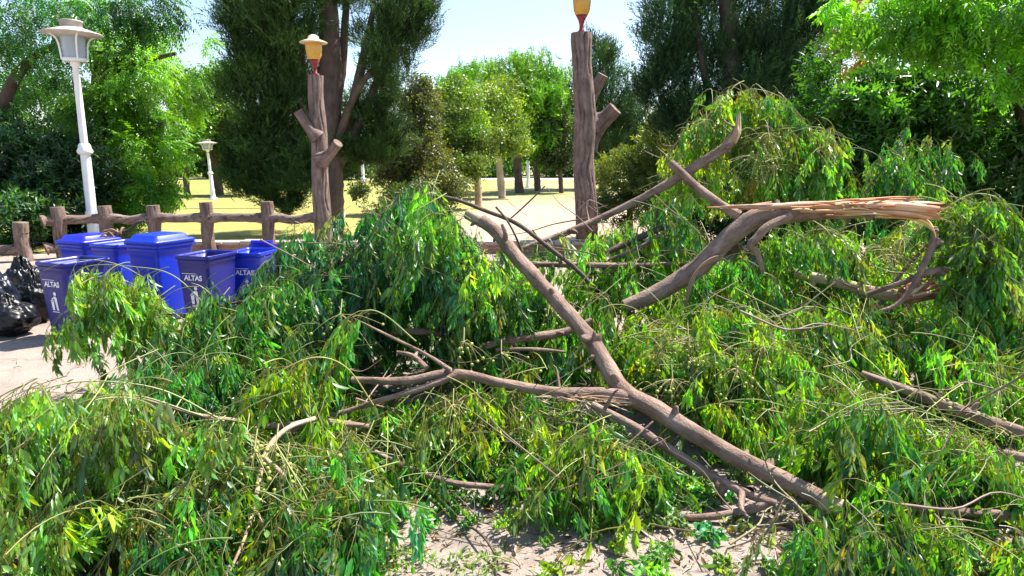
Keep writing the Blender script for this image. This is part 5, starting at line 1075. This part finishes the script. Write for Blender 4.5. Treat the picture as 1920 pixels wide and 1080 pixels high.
tree('broadleaf_tree', 'bright leaved tree filling the upper right corner above the hedge', 'tree', P(1800, 420, 9.6) * (1, 1, 0), [[(1960, 500, 10.5, 70), (1950, 250, 10.4, 60), (1900, 80, 10, 44), (1830, -20, 9.6, 26)]], [(1700, 20, 110, 50, 9.4, 260), (1850, 30, 100, 70, 9.0, 300), (1640, 20, 60, 50, 9.8, 120), (1760, 70, 80, 40, 9.3, 170), (1910, 110, 60, 50, 9.0, 120), (1780, -40, 160, 40, 9.4, 200), (2150, 20, 130, 90, 8.6, 260), (2250, 120, 130, 90, 8.0, 260), (2080, -60, 150, 80, 8.8, 260), (2130, 190, 80, 80, 8.2, 150)], 'pinnbig', (.07, .26, .012), (.16, .40, .015), .85, droop=.6,
     limbs=[[(1560, 105, 9.8, 3), (1610, 65, 9.7, 5), (1700, 20, 9.6, 10), (1800, -20, 9.6, 16)], [(1930, 190, 10, 26), (1850, 120, 9.5, 14), (1760, 90, 9.3, 6)]])
tree('hedge', 'tall dark laurel hedge behind the heap on the right', 'hedge', P(1720, 450, 11.2) * (1, 1, 0), [[(1600, 500, 11.4, 20), (1610, 350, 11.4, 14), (1620, 200, 11.4, 6)], [(1820, 500, 11.2, 20), (1815, 350, 11.2, 14), (1800, 200, 11.2, 6)]],
     [(1560, 190, 80, 60, 11.6, 330), (1660, 200, 90, 60, 11.2, 440), (1770, 200, 80, 60, 11.0, 420), (1880, 220, 80, 70, 10.8, 440), (1540, 290, 90, 70, 11.8, 380), (1640, 300, 90, 80, 11.5, 440), (1760, 310, 90, 80, 11.3, 460), (1890, 330, 90, 80, 11.0, 460), (1580, 410, 110, 60, 11.8, 380), (1730, 420, 100, 50, 11.5, 360), (1890, 430, 80, 50, 11.2, 330), (1980, 300, 60, 150, 11, 300)], 'sprig', (.016, .07, .014), (.06, .20, .02), 1.1)
tree('laurel_bush', 'dark bush behind the level grey logs at the back of the heap', 'bush', P(1380, 430, 12.6) * (1, 1, 0), [], [(1330, 400, 70, 50, 12.8, 300), (1420, 380, 80, 60, 12.8, 380), (1280, 420, 60, 40, 13, 220), (1480, 420, 70, 50, 12.6, 260)], 'sprig', (.018, .055, .016), (.04, .11, .022), 1.0)
tree('low_shrub', 'low dark evergreen shrub at the foot of the cypress behind the crest', 'shrub', P(740, 430, 14.2) * (1, 1, 0), [], [(720, 395, 45, 30, 14.4, 200), (770, 390, 50, 35, 15, 260), (680, 350, 25, 20, 15, 60)], 'sprig', (.025, .06, .018), (.07, .11, .03), .8)
# far belt of trees round the lawn
FAR = [(60, 62, 200, 110), (170, 66, 190, 100), (265, 60, 150, 90), (330, 70, 120, 80), (395, 64, 110, 80), (455, 72, 120, 80), (520, 66, 100, 80), (590, 70, 130, 90), (670, 62, 150, 80), (735, 72, 110, 80), (800, 66, 120, 80), (870, 74, 130, 80), (930, 70, 110, 80), (990, 78, 120, 80), (1060, 70, 130, 80), (1130, 74, 120, 80), (1210, 66, 120, 90), (1290, 70, 150, 90), (1390, 64, 150, 90), (1490, 66, 160, 90), (1590, 62, 180, 100), (1700, 66, 170, 100), (1820, 62, 190, 100)]
for i, (px, d, hp, wp) in enumerate(FAR):
    yb = 540 - FPX * math.tan(PITCH - math.atan(CAM_H / d)); tone_ = rnd(0, 1); c1 = np.array((.03, .09, .02)) * (1 - tone_) + np.array((.07, .17, .025)) * tone_; hp *= .9  # random green tone per far tree
    t = tree('far_tree', 'tree in the far green belt across the park lawn', 'tree', P(px, yb, d) * (1, 1, 0), [[(px, yb, d, 8), (px + 2, yb - 40, d, 7), (px, yb - hp * .6, d, 4)]], [(px, yb - hp * .62, wp * .5, hp * .40, d, 260), (px + rnd(-25, 25), yb - hp * .35, wp * .55, hp * .28, d + rnd(-1, 1), 170), (px + rnd(-20, 20), yb - 22, wp * .55, 18, d + 3, 110)], 'clump', c1, c1 * 2.1, 3.0, 'trees of the far green belt')
# small far items
for lab, px, y0, y1, wpx in (('slim white lamp pole far off, just right of the cypress', 681, 340, 285, 7), ('white painted slim trunk between the weeping trees', 1047 - 57, 352, 268, 7)):
    g = G(px, y0); mb = MB(); lathe(mb, g, [(wpx * .7 * g[1] / FPX, 0), (wpx * .6 * g[1] / FPX, .12), (wpx * .42 * g[1] / FPX, .2), (wpx * .38 * g[1] / FPX, (y0 - y1) * g[1] / FPX), (wpx * .5 * g[1] / FPX, (y0 - y1) * g[1] / FPX + .05), (0, (y0 - y1) * g[1] / FPX + .12)], 14); tag(mb.build('white_pole', M_WHITE), lab, 'pole', 'white poles on the far lawn')
g = G(732, 336); mb = MB(); ax = np.array((.3, -1., 0)); lathe(mb, g + (0, 0, .32), [(0, 0), (.16, .0), (.18, .03), (.30, .03), (.32, .06), (.32, .5), (.28, .53), (0, .53)], 26, axis=ax); tag(mb.build('drum', plain('dull_red_paint', (.30, .06, .05), .6)), 'dull red drum lying on its side far across the lawn', 'drum')
# thin cable hanging over the lawn
mb = MB(); tube(mb, [P(300, 393, 20), P(380, 391, 20), P(470, 391, 20), P(560, 386, 20)], [.008] * 4, 20, 5); tag(mb.build('slack_cable', M_BLACKP), 'thin dark cable strung low across the sunny lawn', 'cable')
